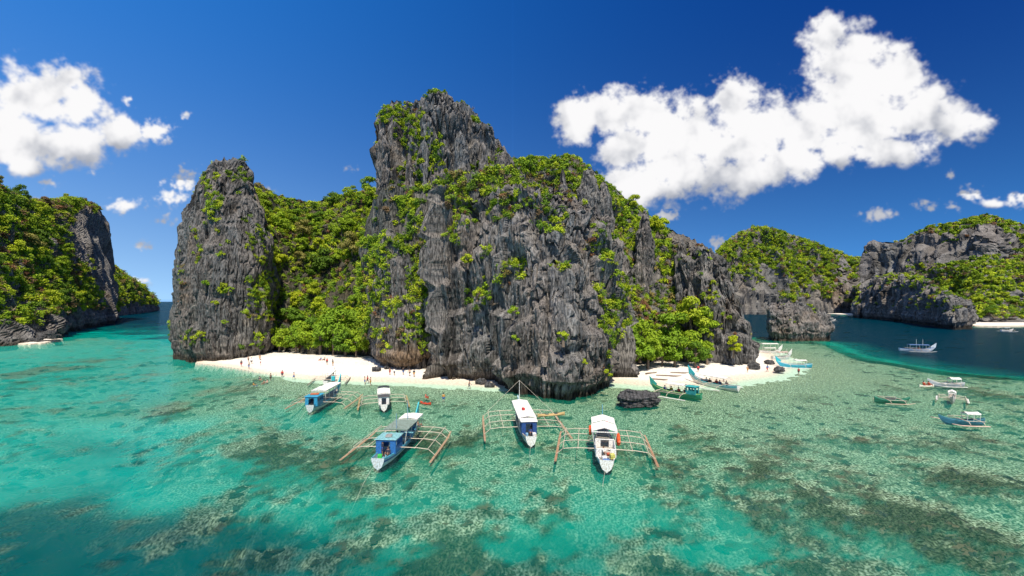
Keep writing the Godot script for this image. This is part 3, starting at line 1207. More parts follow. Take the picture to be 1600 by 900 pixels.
# ------------------------------------------------------------------ people
func nets(bones: Array, lo: Vector3, hi: Vector3, cell: float, grow: float, y0 := -9.0, y1 := 9.0) -> MB:
	var n := Vector3i(((hi - lo) / cell).ceil()) + Vector3i.ONE
	var f := PackedFloat32Array()
	f.resize(n.x * n.y * n.z)
	for k in n.z:
		for j in n.y:
			for i in n.x:
				var p := lo + Vector3(i, j, k) * cell
				var d := 1e9
				for b in bones:
					var a: Vector3 = b[0]
					var ab: Vector3 = b[1] - a
					var t := clampf((p - a).dot(ab) / maxf(ab.length_squared(), 1e-6), 0, 1)
					var e: float = (p - a - ab * t).length() - lerpf(b[2], b[3], t)
					var h := clampf(0.5 + 0.5 * (d - e) / 0.035, 0, 1)
					d = lerpf(d, e, h) - 0.035 * h * (1.0 - h) if d < 1e8 else e
				d -= grow
				d = maxf(d, maxf(y0 - p.y, p.y - y1))
				f[(k * n.y + j) * n.x + i] = d
	var out := MB.new()
	var id := {}
	var at := func(i: int, j: int, k: int) -> int: return (k * n.y + j) * n.x + i
	for k in n.z - 1:
		for j in n.y - 1:
			for i in n.x - 1:
				var s := Vector3.ZERO
				var cnt := 0
				for e in [[0, 0, 0, 1, 0, 0], [0, 1, 0, 1, 1, 0], [0, 0, 1, 1, 0, 1], [0, 1, 1, 1, 1, 1], [0, 0, 0, 0, 1, 0], [1, 0, 0, 1, 1, 0], [0, 0, 1, 0, 1, 1], [1, 0, 1, 1, 1, 1], [0, 0, 0, 0, 0, 1], [1, 0, 0, 1, 0, 1], [0, 1, 0, 0, 1, 1], [1, 1, 0, 1, 1, 1]]:
					var a := f[at.call(i + e[0], j + e[1], k + e[2])]
					var b := f[at.call(i + e[3], j + e[4], k + e[5])]
					if (a < 0.0) != (b < 0.0):
						s += Vector3(e[0], e[1], e[2]).lerp(Vector3(e[3], e[4], e[5]), a / (a - b))
						cnt += 1
				if cnt:
					id[at.call(i, j, k)] = out.vert(lo + (Vector3(i, j, k) + s / cnt) * cell)
	for k in range(1, n.z - 1):
		for j in range(1, n.y - 1):
			for i in range(1, n.x - 1):
				var a := f[at.call(i, j, k)] < 0.0
				for ax in 3:
					var b: bool = f[at.call(i + int(ax == 0), j + int(ax == 1), k + int(ax == 2))] < 0.0
					if a == b:
						continue
					var u := Vector3i(0, 1, 0) if ax == 0 else Vector3i(0, 0, 1) if ax == 1 else Vector3i(1, 0, 0)
					var w := Vector3i(0, 0, 1) if ax == 0 else Vector3i(1, 0, 0) if ax == 1 else Vector3i(0, 1, 0)
					var q := []
					for s in [Vector3i.ZERO, -u, -u - w, -w]:
						q.append(id.get(at.call(i + s.x, j + s.y, k + s.z), -1))
					if q.has(-1):
						continue
					if a:
						out.x.append_array([q[0], q[2], q[1], q[0], q[3], q[2]])
					else:
						out.x.append_array([q[0], q[1], q[2], q[0], q[2], q[3]])
	return out


func make_pose(pose: String) -> Dictionary:
	var b := []
	var hip := 0.92
	if pose == "sit":
		hip = 0.12
	var V3 := func(x: float, y: float, z: float) -> Vector3: return Vector3(x, y, z)
	var lean := 0.05 if pose == "walk" else (-0.1 if pose == "sit" else 0.0)
	var chest := Vector3(0, hip + 0.40, lean)
	var neck := Vector3(0, hip + 0.56, lean * 1.2)
	var head := Vector3(0, hip + 0.72, lean * 1.2 + 0.02)
	b.append([Vector3(-0.07, hip, 0), Vector3(0.07, hip, 0), 0.115, 0.115])
	b.append([Vector3(0, hip + 0.05, 0), chest, 0.12, 0.14])
	b.append([chest + Vector3(-0.12, 0.06, 0), chest + Vector3(0.12, 0.06, 0), 0.085, 0.085])
	b.append([chest, neck, 0.07, 0.05])
	b.append([neck, head, 0.05, 0.06])
	b.append([head + Vector3(0, -0.03, 0.015), head + Vector3(0, 0.05, -0.01), 0.08, 0.098])
	b.append([head + Vector3(0, -0.02, 0.08), head + Vector3(0, 0.0, 0.095), 0.02, 0.016])
	var hands := []
	for s in [-1.0, 1.0]:
		var sh: Vector3 = chest + Vector3(s * 0.185, 0.07, 0)
		var sw: float = 0.0
		if pose == "walk":
			sw = s * 0.22
		var el: Vector3 = sh + Vector3(s * 0.07, -0.28, sw * 0.7)
		var wr: Vector3 = el + Vector3(s * 0.0, -0.24, 0.06 + maxf(sw, 0.0))
		if pose == "sit":
			el = sh + Vector3(s * 0.08, -0.26, 0.06)
			wr = el + Vector3(-s * 0.04, -0.08, 0.23)
		b.append([sh, el, 0.052, 0.04])
		b.append([el, wr, 0.04, 0.028])
		hands.append([wr, (wr - el).normalized(), s])
		var hp := Vector3(s * 0.09, hip - 0.02, 0)
		var kn := Vector3(s * 0.1, hip - 0.43, 0.03 - sw * 0.9)
		var an := Vector3(s * 0.1, 0.08, -0.02 - sw * 1.6)
		if pose == "sit":
			kn = Vector3(s * 0.14, hip + 0.30, 0.36)
			an = Vector3(s * 0.14, 0.07, 0.58)
		b.append([hp, kn, 0.088, 0.06])
		b.append([kn, an, 0.06, 0.038])
		b.append([an + Vector3(0, -0.03, -0.03), an + Vector3(s * 0.02, -0.045, 0.15), 0.04, 0.03])
	var body := nets(b, Vector3(-0.5, -0.08, -0.6), Vector3(0.5, hip + 0.95, 0.85 if pose == "sit" else 0.5), 0.05, 0.0)
	for h in hands:
		var d: Vector3 = h[1]
		var side: Vector3 = d.cross(Vector3.RIGHT).normalized()
		body.tube([h[0], h[0] + d * 0.08], [0.03, 0.036], 6)
		for k in 4:
			var r: Vector3 = h[0] + d * 0.075 + side * (k - 1.5) * 0.019
			var l: float = [0.062, 0.074, 0.07, 0.052][k]
			body.tube([r, r + d * l * 0.55, r + (d + Vector3(-h[2] * 0.5, 0, 0)).normalized() * l], [0.0095, 0.009, 0.007], 5)
		body.tube([h[0] + d * 0.02 + side * 0.03, h[0] + d * 0.06 + side * 0.055, h[0] + d * 0.09 + side * 0.05], [0.011, 0.01, 0.008], 5)
	var lo := Vector3(-0.5, -0.08, -0.6)
	var shorts := nets(b, Vector3(-0.45, hip - 0.42, -0.5), Vector3(0.45, hip + 0.2, 0.6), 0.04, 0.022, hip - 0.30 if pose != "sit" else -0.2, hip + 0.10)
	var shirt := nets([b[1], b[2], b[7], b[12] if b.size() > 12 else b[7], b[3]], Vector3(-0.45, hip - 0.1, -0.5), Vector3(0.45, hip + 0.7, 0.5), 0.04, 0.024, hip + 0.05, hip + 0.52)
	var hair := nets([[head + Vector3(0, 0.02, -0.03), head + Vector3(0, 0.07, -0.015), 0.095, 0.1], [head + Vector3(0, -0.05, -0.06), head + Vector3(0, 0.02, -0.05), 0.06, 0.09]], head - Vector3(0.2, 0.25, 0.25), head + Vector3(0.2, 0.25, 0.2), 0.03, 0.008)
	return {"body": body.mesh(), "shorts": shorts.mesh(), "shirt": shirt.mesh(), "hair": hair.mesh()}


func person(pose: String, at: Vector3, turn: float, label: String, group: String, cloth: Color, shirt: Variant = null, dark := true) -> Node3D:
	var p: Dictionary = people[pose]
	var t := thing("person", label, "person", at, turn, group)
	obj("body", p.body, M.skin2 if dark else M.skin, t)
	obj("hair", p.hair, M.hair, t)
	obj("shorts", p.shorts, flat_mat(cloth, 0.8), t)
	if shirt != null:
		obj("shirt", p.shirt, flat_mat(shirt, 0.8), t)
	return t


func boulder(called: String, label: String, at: Vector3, size: Vector3, sd: int, strat := 0.0) -> void:
	var b := MB.new()
	var nu := 56
	var nvv := 30
	var V := PackedVector3Array()
	var C := PackedColorArray()
	var X := PackedInt32Array()
	for j in nvv + 1:
		var ph := lerpf(-0.45, PI * 0.5, float(j) / nvv)
		for i in nu:
			var a := TAU * i / nu
			var d := Vector3(cos(ph) * cos(a), sin(ph), cos(ph) * sin(a))
			var sq := 1.0 / pow(pow(absf(d.x), 2.5) + pow(absf(d.y), 2.5) + pow(absf(d.z), 2.5), 1.0 / 2.5)
			var q := d * sq * size * 0.5 + Vector3(sd * 17.0, 0, sd * 7.0)
			var m := minf(size.x, minf(size.y, size.z))
			var c1 := minf((nc.get_noise_3d(q.x * 4.0 / m, q.y * 4.0 / m, q.z * 4.0 / m) + 1.0) * 1.5, 1.0)
			var c2 := minf((nc2.get_noise_3d(q.x * 3.2 / m, q.y * (3.2 + strat * 6.0) / m, q.z * 3.2 / m) + 1.0) * 1.6, 1.0)
			var l := nl.get_noise_3d(q.x * 0.4, q.y * (2.0 + strat * 5.0), q.z * 0.4)
			var f := 1.0 + 0.34 * (c1 - 0.6) + 0.2 * (c2 - 0.6) + l * (0.1 + strat * 0.2)
			var p := d * sq * size * 0.5 * f
			V.append(at + p)
			var g := 0.15 + 0.06 * ns.get_noise_3dv(p * 3.0)
			C.append(Color(g, g, g * 1.04))
	for j in nvv:
		for i in nu:
			var p := j * nu + i
			var p2 := j * nu + (i + 1) % nu
			X.append_array([p, p + nu, p2 + nu, p, p2 + nu, p2])
	tag(obj(called, grid_mesh(V, C, X), M.rock), label, "rock")


func tick(what: String) -> void:
	print(what, " ", Time.get_ticks_msec() - t0, " ms")


# ------------------------------------------------------------------ the scene
func _ready() -> void:
	t0 = Time.get_ticks_msec()
	rng.seed = 4711
	# camera, level, its lens shifted up a little
	var cam := Camera3D.new()
	cam.name = "camera"
	cam.projection = Camera3D.PROJECTION_FRUSTUM
	cam.near = 0.5
	cam.far = 9000.0
	cam.size = 0.5 * 900.0 / F
	cam.frustum_offset = Vector2(0, 0.5 * (HZ - 450.0) / F)
	cam.position = Vector3(0, EYE, 0)
	add_child(cam)
	cam.current = true
	# sky, sun, exposure
	var env := Environment.new()
	env.background_mode = Environment.BG_SKY
	var sm := PanoramaSkyMaterial.new()
	sm.panorama = ImageTexture.create_from_image(make_sky())
	var sky := Sky.new()
	sky.sky_material = sm
	env.sky = sky
	env.tonemap_mode = Environment.TONE_MAPPER_LINEAR
	env.tonemap_exposure = EXPO
	env.sdfgi_enabled = true
	env.ssao_enabled = true
	env.ssil_enabled = true
	var we := WorldEnvironment.new()
	we.name = "environment"
	we.environment = env
	add_child(we)
	var sun := DirectionalLight3D.new()
	sun.name = "sun"
	sun.light_energy = 1.55
	sun.light_color = Color(1.0, 0.955, 0.88)
	sun.light_angular_distance = 0.5
	sun.shadow_enabled = true
	add_child(sun)
	sun.look_at_from_position(SUN * 100.0, Vector3.ZERO, Vector3.UP)
	tick("sky")
	make_noises()
	make_materials()
	for k in 4:
		clumps.append(make_clump(100 + k, 130, 0.21))
	twig_mesh = make_twigs(77)
	for k in 5:
		tree_protos.append(make_tree(200 + k, [4.2, 5.0, 3.6, 4.6, 5.6][k], [2.3, 2.6, 2.5, 1.9, 2.8][k], 1900, 0.25, [10, 11, 9, 8, 12][k]))
	for k in 3:
		shrub_protos.append(make_tree(300 + k, 1.5, 1.1, 420, 0.17, 5))
	make_beaches()
	make_water()
	tick("water")
	make_land()
	tick("land")
	make_plants()
	make_rocks()
	tick("plants")
	for k in ["stand", "walk", "sit"]:
		people[k] = make_pose(k)
	make_boats()
	make_people()
	tick("all; %d trees" % tree_count)


func make_noises() -> void:
	nb = noise(1, FastNoiseLite.TYPE_SIMPLEX_SMOOTH, 0.05, 3)
	nw = noise(2, FastNoiseLite.TYPE_SIMPLEX_SMOOTH, 0.12, 2)
	nc = cells(3, 0.19)
	nc2 = cells(4, 0.72)
	nf = cells(14, 0.72)
	nf.cellular_return_type = FastNoiseLite.RETURN_DISTANCE
	nf2 = cells(15, 1.65)
	nf2.cellular_return_type = FastNoiseLite.RETURN_DISTANCE
	ncv = cells(16, 0.17)
	ncv.cellular_return_type = FastNoiseLite.RETURN_CELL_VALUE
	nl = noise(5, FastNoiseLite.TYPE_SIMPLEX_SMOOTH, 0.35, 3)
	nr = noise(6, FastNoiseLite.TYPE_SIMPLEX_SMOOTH, 0.13, 4, FastNoiseLite.FRACTAL_RIDGED)
	ns = noise(7, FastNoiseLite.TYPE_SIMPLEX_SMOOTH, 0.4, 4)
	nv = noise(8, FastNoiseLite.TYPE_SIMPLEX_SMOOTH, 0.09, 4)
	nd = noise(9, FastNoiseLite.TYPE_SIMPLEX_SMOOTH, 0.045, 4)


func make_materials() -> void:
	var m := StandardMaterial3D.new()   # limestone: streaked grey, furrowed relief
	m.vertex_color_use_as_albedo = true
	m.roughness = 0.95
	m.metallic_specular = 0.20
	m.uv1_triplanar = true
	m.uv1_world_triplanar = true
	m.uv1_scale = Vector3(0.16, 0.035, 0.16)
	m.albedo_texture = ntex(21, FastNoiseLite.TYPE_SIMPLEX_SMOOTH, 0.012, 6, [[0.0, grey(0.26)], [0.38, grey(0.55)], [0.58, grey(0.86)], [1.0, Color(1, 0.98, 0.95)]])
	m.heightmap_enabled = true
	m.heightmap_texture = ntex(22, FastNoiseLite.TYPE_CELLULAR, 0.016, 4, [[0.0, grey(0)], [0.5, grey(0.8)], [1.0, grey(1)]])
	m.heightmap_scale = 30.0
	M.rock = m
	m = StandardMaterial3D.new()
	m.vertex_color_use_as_albedo = true
	m.roughness = 0.6
	m.metallic_specular = 0.3
	m.backlight_enabled = true
	m.backlight = lin(0.35, 0.42, 0.10)
	M.leaf = m
	var crowns := []
	for c in [[0.20, 0.33, 0.022], [0.28, 0.40, 0.024], [0.13, 0.24, 0.02], [0.38, 0.46, 0.027], [0.42, 0.48, 0.022], [0.28, 0.26, 0.07]]:
		var k: StandardMaterial3D = m.duplicate()
		k.albedo_color = lin(c[0], c[1], c[2])
		crowns.append(k)
	M.crowns = crowns
	m = flat_mat(lin(0.16, 0.12, 0.085), 0.9)
	M.bark = m
	M.twig = flat_mat(lin(0.30, 0.235, 0.17), 0.9)
	m = StandardMaterial3D.new()
	m.vertex_color_use_as_albedo = true
	m.roughness = 0.95
	m.metallic_specular = 0.2
	m.uv1_triplanar = true
	m.uv1_world_triplanar = true
	m.uv1_scale = Vector3(0.11, 0.11, 0.11)
	m.albedo_texture = ntex(31, FastNoiseLite.TYPE_SIMPLEX, 0.02, 5, [[0.0, grey(0.82)], [0.5, grey(0.96)], [1.0, grey(1.0)]], 512)
	m.heightmap_enabled = true
	m.heightmap_texture = ntex(32, FastNoiseLite.TYPE_SIMPLEX, 0.03, 4, [], 512)
	m.heightmap_scale = 12.0
	M.sand = m
	M.grime = ntex(61, FastNoiseLite.TYPE_SIMPLEX_SMOOTH, 0.02, 6, [[0.0, Color(0.74, 0.70, 0.65)], [0.4, Color(0.90, 0.885, 0.87)], [0.6, Color(0.98, 0.98, 0.975)], [1.0, Color(1, 1, 1)]], 512)
	m = StandardMaterial3D.new()   # sand and dark coral, with caustic light painted over it as a pale net
	m.vertex_color_use_as_albedo = true
	m.roughness = 1.0
	m.specular_mode = BaseMaterial3D.SPECULAR_DISABLED
	m.uv1_triplanar = true
	m.uv1_world_triplanar = true
	m.uv1_scale = Vector3(0.063, 0.063, 0.063)
	m.albedo_texture = ntex(41, FastNoiseLite.TYPE_SIMPLEX, 0.021, 6, [[0.0, grey(0.30)], [0.36, Color(0.44, 0.45, 0.36)], [0.5, Color(0.80, 0.81, 0.75)], [0.66, Color(1, 1, 0.97)], [1.0, Color(1, 1, 1)]], 2048)
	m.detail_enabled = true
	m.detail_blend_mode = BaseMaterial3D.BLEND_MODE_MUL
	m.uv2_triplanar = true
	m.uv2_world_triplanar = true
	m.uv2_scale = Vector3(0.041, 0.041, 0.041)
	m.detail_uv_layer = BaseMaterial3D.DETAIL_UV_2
	m.detail_albedo = ntex(42, FastNoiseLite.TYPE_CELLULAR, 0.011, 2, [[0.0, grey(1)], [0.08, grey(1)], [0.24, grey(0.82)], [0.7, grey(0.68)], [1.0, grey(0.78)]], 2048)  # bright cell borders paint the net of sunlight rippling on the bottom
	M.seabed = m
	m = StandardMaterial3D.new()
	m.vertex_color_use_as_albedo = true
	m.roughness = 1.0
	M.coral = m
	m = StandardMaterial3D.new()   # the body of the water
	m.vertex_color_use_as_albedo = true
	m.transparency = BaseMaterial3D.TRANSPARENCY_ALPHA
	m.roughness = 1.0
	m.specular_mode = BaseMaterial3D.SPECULAR_DISABLED
	M.water = m
	m = StandardMaterial3D.new()   # its rippled skin
	m.albedo_color = Color(1, 1, 1, 0.0)
	m.transparency = BaseMaterial3D.TRANSPARENCY_ALPHA
	m.roughness = 0.08
	m.metallic_specular = 0.20
	m.uv1_triplanar = true
	m.uv1_world_triplanar = true
	m.uv1_scale = Vector3(0.09, 0.09, 0.09)
	m.normal_enabled = true
	m.normal_texture = ntex(51, FastNoiseLite.TYPE_SIMPLEX_SMOOTH, 0.02, 4, [], 1024, 6.0)
	m.normal_scale = 0.55
	M.surface = m
	M.skin = flat_mat(lin(0.50, 0.32, 0.24), 0.6)
	M.skin2 = flat_mat(lin(0.27, 0.15, 0.10), 0.6)
	M.hair = flat_mat(lin(0.02, 0.017, 0.015), 0.6)


func make_beaches() -> void:
	add_poly([[305, 567], [330, 570], [360, 574], [400, 581], [450, 588], [520, 592], [600, 594], [680, 597], [740, 600], [772, 603]], [[4, -100], [0, -125], [-40, -150], [-90, -170], [-97, -140]])
	add_poly([[960, 595], [1000, 599], [1040, 601], [1090, 599], [1140, 592], [1190, 586], [1218, 579], [1224, 573], [1216, 564], [1202, 556], [1196, 548]], [[80, -165], [20, -150], [15, -110]])
	# far coves
	add_poly([[1318, 491.5], [1332, 492.5], [1345, 492]], [[440, -560], [400, -580]])
	add_poly([[1524, 509], [1560, 509.5], [1600, 509], [1660, 507]], [[420, -345], [320, -350]])
	add_poly([[40, 538], [70, 536], [100, 529]], [[-240, -235], [-215, -190]])
	make_beach("beach", "white sand beach between the dark pillar and the big cliff", -100, 8, -160, -84, 0.5)
	make_beach("beach", "white sand beach right of the big cliff with green trees behind", 12, 92, -162, -84, 0.5)
	make_beach("beach", "distant sand cove at the foot of the far hill", 350, 450, -600, -500, 1.5)
	make_beach("beach", "distant pale beach below the right hill", 230, 430, -365, -290, 1.5)
	make_beach("beach", "small strip of sand under the left cliff", -245, -180, -240, -165, 1.0)


func make_land() -> void:
	# --- left shore: steep green slopes with a bare wall
	crag("hillside", "steep green hillside with bare grey wall at the left edge", [
		[-160, 160, -160, 270, 215, -160, 300], [-40, 168, -60, 262, 225, -100, 320], [0, 174, 0, 295, 240, -40, 330], [60, 195, 45, 318, 290, 0, 380], [100, 232, 85, 316, 340, 40, 430], [140, 292, 125, 314, 385, 70, 500], [170, 352, 152, 326, 400, 100, 520], [186, 395, 170, 362, 412, 120, 520], [192, 415, 181, 425, 425, 140, 500]],
		{"du": 1.0, "dv": 1.2, "a1": 7.0, "a2": 3.0, "a3": 1.2, "sc": 1.8, "spike": 2.8, "notch": 1.5, "reach": 60.0, "y0": -6.0, "soil": 0.08, "bright": 1.15,
		"prof": [[0, 0], [0.05, 0.10], [0.35, 0.34], [0.62, 0.62], [0.80, 0.88], [0.92, 0.97], [1, 1]],
		"veg": {"dens": 0.22, "size": 2.1, "th": 0.12, "step": 1, "trees": 70, "canopy": 110, "tsize": 1.6, "dry": 0.28, "slope": 0.35, "ylow": 5.0, "called": "jungle", "label": "jungle over the steep hillside at the left edge", "tlabel": "the left hillside", "tgroup": "trees on the left hillside",
			"patches": [[132, 368, 26, 44, -1.6], [158, 400, 24, 72, -1.8], [172, 440, 14, 50, -1.8], [20, 524, 60, 18, -1.1], [90, 506, 40, 14, -0.9], [150, 494, 50, 10, -0.9], [78, 395, 9, 20, -0.8], [10, 470, 30, 20, -0.5], [55, 380, 12, 14, -0.6]]}})
	crag("headland", "low green headland beyond the left wall", [
		[150, 500, 150, 395, 560, 130, 640], [186, 530, 186, 424, 620, 170, 720], [205, 590, 203, 436, 660, 195, 780], [228, 680, 222, 449, 720, 215, 820], [243, 770, 236, 462, 780, 230, 860], [246, 800, 244, 474, 810, 240, 840]],
		{"du": 1.6, "dv": 2.0, "a1": 6.0, "a2": 3.0, "a3": 1.4, "sc": 2.4, "spike": 2.8, "reach": 40.0, "y0": -6.0, "prof": [[0, 0], [0.1, 0.25], [0.45, 0.62], [0.8, 0.92], [1, 1]],
		"veg": {"dens": 0.06, "size": 4.0, "th": 0.35, "step": 1, "dry": 0.3, "slope": 0.5, "ylow": 9.0, "called": "jungle", "label": "dark jungle over the low headland at the left"}})
	# --- the dark pillar
	crag("rock_pillar", "tall dark limestone pillar standing at the left end of the beach", [
		[266, 150, 298, 335, 150, 268, 172], [266, 140, 303, 306, 147, 270, 176], [278, 133, 315, 276, 146, 300, 178], [305, 130, 336, 254, 146, 330, 180], [350, 130, 356, 249, 146, 360, 180], [392, 134, 374, 252, 148, 390, 178], [420, 141, 394, 288, 150, 420, 174], [432, 152, 412, 335, 153, 438, 170]],
		{"a5": 1.3, "bh": 16.0, "du": 0.24, "dv": 0.36, "a1": 2.0, "a2": 1.5, "a3": 0.6, "spike": 1.8, "notch": 1.8, "off": Vector3(40, 0, 9), "reach": 12.0, "stain": 0.25, "bright": 0.85,
		"prof": [[0, 0], [-0.03, 0.12], [0.06, 0.4], [0.26, 0.66], [0.52, 0.86], [0.78, 0.96], [1, 1]],
		"veg": {"dens": 0.8, "size": 0.95, "th": 0.8, "slope": 0.55, "dry": 0.12, "label": "shrubs clinging to the dark pillar at the left end of the beach",
			"patches": [[375, 275, 24, 14, 0.45], [330, 335, 16, 50, 0.42], [305, 390, 12, 30, 0.35], [395, 340, 24, 50, 0.35], [410, 430, 28, 80, 0.42], [400, 500, 30, 50, 0.3], [300, 530, 22, 14, 0.35], [350, 400, 14, 20, 0.3], [282, 450, 8, 30, 0.3], [350, 455, 10, 10, 0.4]]}})
	# --- jungle between pillar and tower
	crag("jungle_slope", "steep earthy slope under the jungle between pillar and tower", [
		[360, 158, 370, 300, 175, 360, 230], [415, 146, 405, 296, 180, 400, 240], [450, 142, 440, 308, 190, 430, 250], [490, 141, 490, 318, 198, 480, 260], [530, 136, 535, 306, 196, 530, 260], [565, 131, 575, 300, 190, 575, 260], [600, 126, 610, 300, 180, 620, 240]],
		{"du": 0.8, "dv": 0.9, "a1": 5.0, "a2": 2.6, "a3": 0.5, "spike": 1.7, "y0": 0.0, "soil": 0.7, "reach": 50.0, "prof": [[0, 0], [0.04, 0.06], [0.3, 0.34], [0.6, 0.68], [0.85, 0.92], [1, 1]],
		"veg": {"dens": 0.36, "size": 1.3, "th": 0.16, "step": 1, "trees": 120, "canopy": 80, "tsize": 1.2, "dry": 0.16, "slope": 0.3, "ylow": 1.8, "called": "jungle", "label": "dense jungle filling the gap between pillar and tower", "tlabel": "the jungle", "tgroup": "trees between pillar and tower"}})
	# --- the tower
	crag("rock_tower", "tallest jagged limestone tower of the island", [
		[586, 128, 594, 205, 132, 590, 150], [588, 120, 598, 180, 131, 594, 156], [600, 113, 612, 164, 129, 612, 160], [640, 111, 650, 163, 129, 650, 162], [690, 111, 680, 146, 129, 690, 164], [730, 112, 712, 158, 129, 730, 164], [760, 113, 742, 180, 130, 760, 162], [790, 114, 768, 212, 131, 790, 158], [815, 117, 795, 243, 132, 810, 152]],
		{"a5": 2.2, "bh": 13.0, "cv": 1.3, "du": 0.23, "dv": 0.36, "a1": 2.4, "a2": 2.1, "a3": 0.8, "spike": 3.0, "reach": 16.0, "off": Vector3(0, 0, 70), "stain": 0.3,
		"prof": [[0, 0], [0.16, 0.30], [0.32, 0.52], [0.46, 0.72], [0.6, 0.88], [0.8, 0.97], [1, 1]],
		"veg": {"dens": 0.8, "size": 1, "th": 0.76, "slope": 0.62, "dry": 0.12, "label": "shrubs and creepers on ledges of the tallest tower",
			"patches": [[640, 200, 30, 40, 0.3], [660, 240, 36, 40, 0.45], [610, 180, 24, 16, 0.35], [625, 320, 56, 56, 1.1], [690, 320, 40, 40, 0.6], [700, 270, 30, 24, 0.4], [745, 300, 46, 44, 0.9], [590, 380, 34, 70, 0.8], [760, 240, 26, 30, 0.2], [600, 255, 20, 40, -0.35], [690, 180, 34, 34, -0.35], [730, 220, 24, 30, -0.2]]}})
	crag("green_shelf", "overgrown shelf at the foot of the tallest tower", [
[560, 121, 578, 335, 120, 570, 126], [585, 113, 590, 304, 116, 590, 126], [620, 112, 622, 290, 116, 622, 128], [655, 112, 656, 296, 116, 656, 128], [690, 111, 690, 282, 115, 690, 126], [730, 105, 730, 272, 113, 730, 126], [775, 104, 775, 264, 113, 775, 126], [810, 105, 805, 268, 116, 805, 124]],
		{"du": 0.45, "dv": 0.5, "a1": 2.4, "a2": 1.4, "a3": 0.6, "spike": 2.0, "y0": 8.0, "soil": 0.35, "reach": 13.0, "off": Vector3(0, 0, 44), "prof": [[0, 0], [0.2, 0.35], [0.5, 0.62], [0.8, 0.9], [1, 1]],
		"veg": {"dens": 0.8, "size": 1.15, "th": 0.34, "step": 1, "dry": 0.15, "slope": 0.4, "label": "dense bushes on the shelf below the tallest tower", "patches": [[745, 350, 20, 60, -0.4]]}})
	# --- front left buttress, with the undercut wall above the beach
	crag("rock_buttress", "overgrown buttress with ochre undercut foot above the beach", [
		[572, 121, 584, 420, 122, 580, 130], [580, 114, 596, 385, 117, 594, 130], [605, 109, 615, 366, 115, 612, 132], [640, 108, 640, 392, 115, 640, 132], [670, 111, 664, 396, 117, 668, 130], [700, 113, 692, 410, 118, 700, 130], [735, 113, 716, 450, 117, 735, 124]],
		{"a5": 1.4, "bh": 12.0, "du": 0.22, "dv": 0.33, "a1": 1.5, "a2": 1.3, "a3": 0.55, "spike": 1.7, "notch": 4.2, "reach": 7.0, "off": Vector3(11, 0, 33), "stain": 1.5, "y0": 0.2,
		"veg": {"dens": 0.9, "size": 0.95, "th": 0.62, "slope": 0.5, "dry": 0.16, "ylow": 4.5, "label": "creepers over the buttress above the beach",
			"patches": [[672, 460, 24, 120, 0.8], [655, 440, 40, 40, 0.5], [660, 520, 40, 34, 0.55], [600, 470, 22, 60, 0.3], [595, 400, 18, 26, 0.35], [640, 380, 30, 14, 0.4], [620, 430, 16, 40, -0.35]]}})
	# --- the big front cliff
	crag("rock_cliff", "broad fluted grey cliff that overhangs the water in the middle", [
		[682, 103, 680, 300, 103, 682, 124], [692, 100, 688, 288, 102, 692, 126], [716, 98.5, 718, 312, 102, 720, 128], [745, 97, 750, 318, 102, 750, 130], [778, 89, 790, 296, 103, 790, 132], [810, 83, 815, 290, 103, 820, 132], [860, 79.6, 850, 306, 102, 860, 132], [905, 80.5, 896, 308, 102, 900, 132], [940, 84, 930, 326, 103, 930, 130], [962, 91, 955, 360, 105, 950, 128], [972, 101, 972, 400, 107, 965, 124]],
		{"a5": 2.3, "bh": 10.0, "cv": 1.5, "du": 0.2, "dv": 0.3, "a1": 2.6, "a2": 2.1, "a3": 0.85, "spike": 2.8, "notch": 3.0, "reach": 22.0, "lean": -0.06, "off": Vector3(5, 0, 5), "stain": 0.25, "bright": 1.08,
		"prof": [[0.03, 0], [0.0, 0.1], [0.14, 0.38], [0.34, 0.66], [0.56, 0.86], [0.8, 0.97], [1, 1]],
		"veg": {"dens": 0.7, "size": 0.95, "th": 0.86, "slope": 0.5, "dry": 0.3, "label": "scattered shrubs on the fluted cliff over the water",
			"patches": [[745, 465, 22, 26, 0.5], [800, 430, 40, 26, 0.42], [880, 420, 24, 12, 0.3], [930, 380, 20, 26, 0.6], [712, 345, 22, 60, 0.55], [780, 330, 30, 25, 0.4], [820, 320, 60, 20, 0.3], [760, 390, 14, 30, 0.3], [860, 340, 40, 16, 0.4], [955, 470, 24, 80, 0.45], [950, 550, 20, 34, 0.3], [715, 560, 30, 90, -0.4], [850, 560, 90, 80, -0.3]]}})
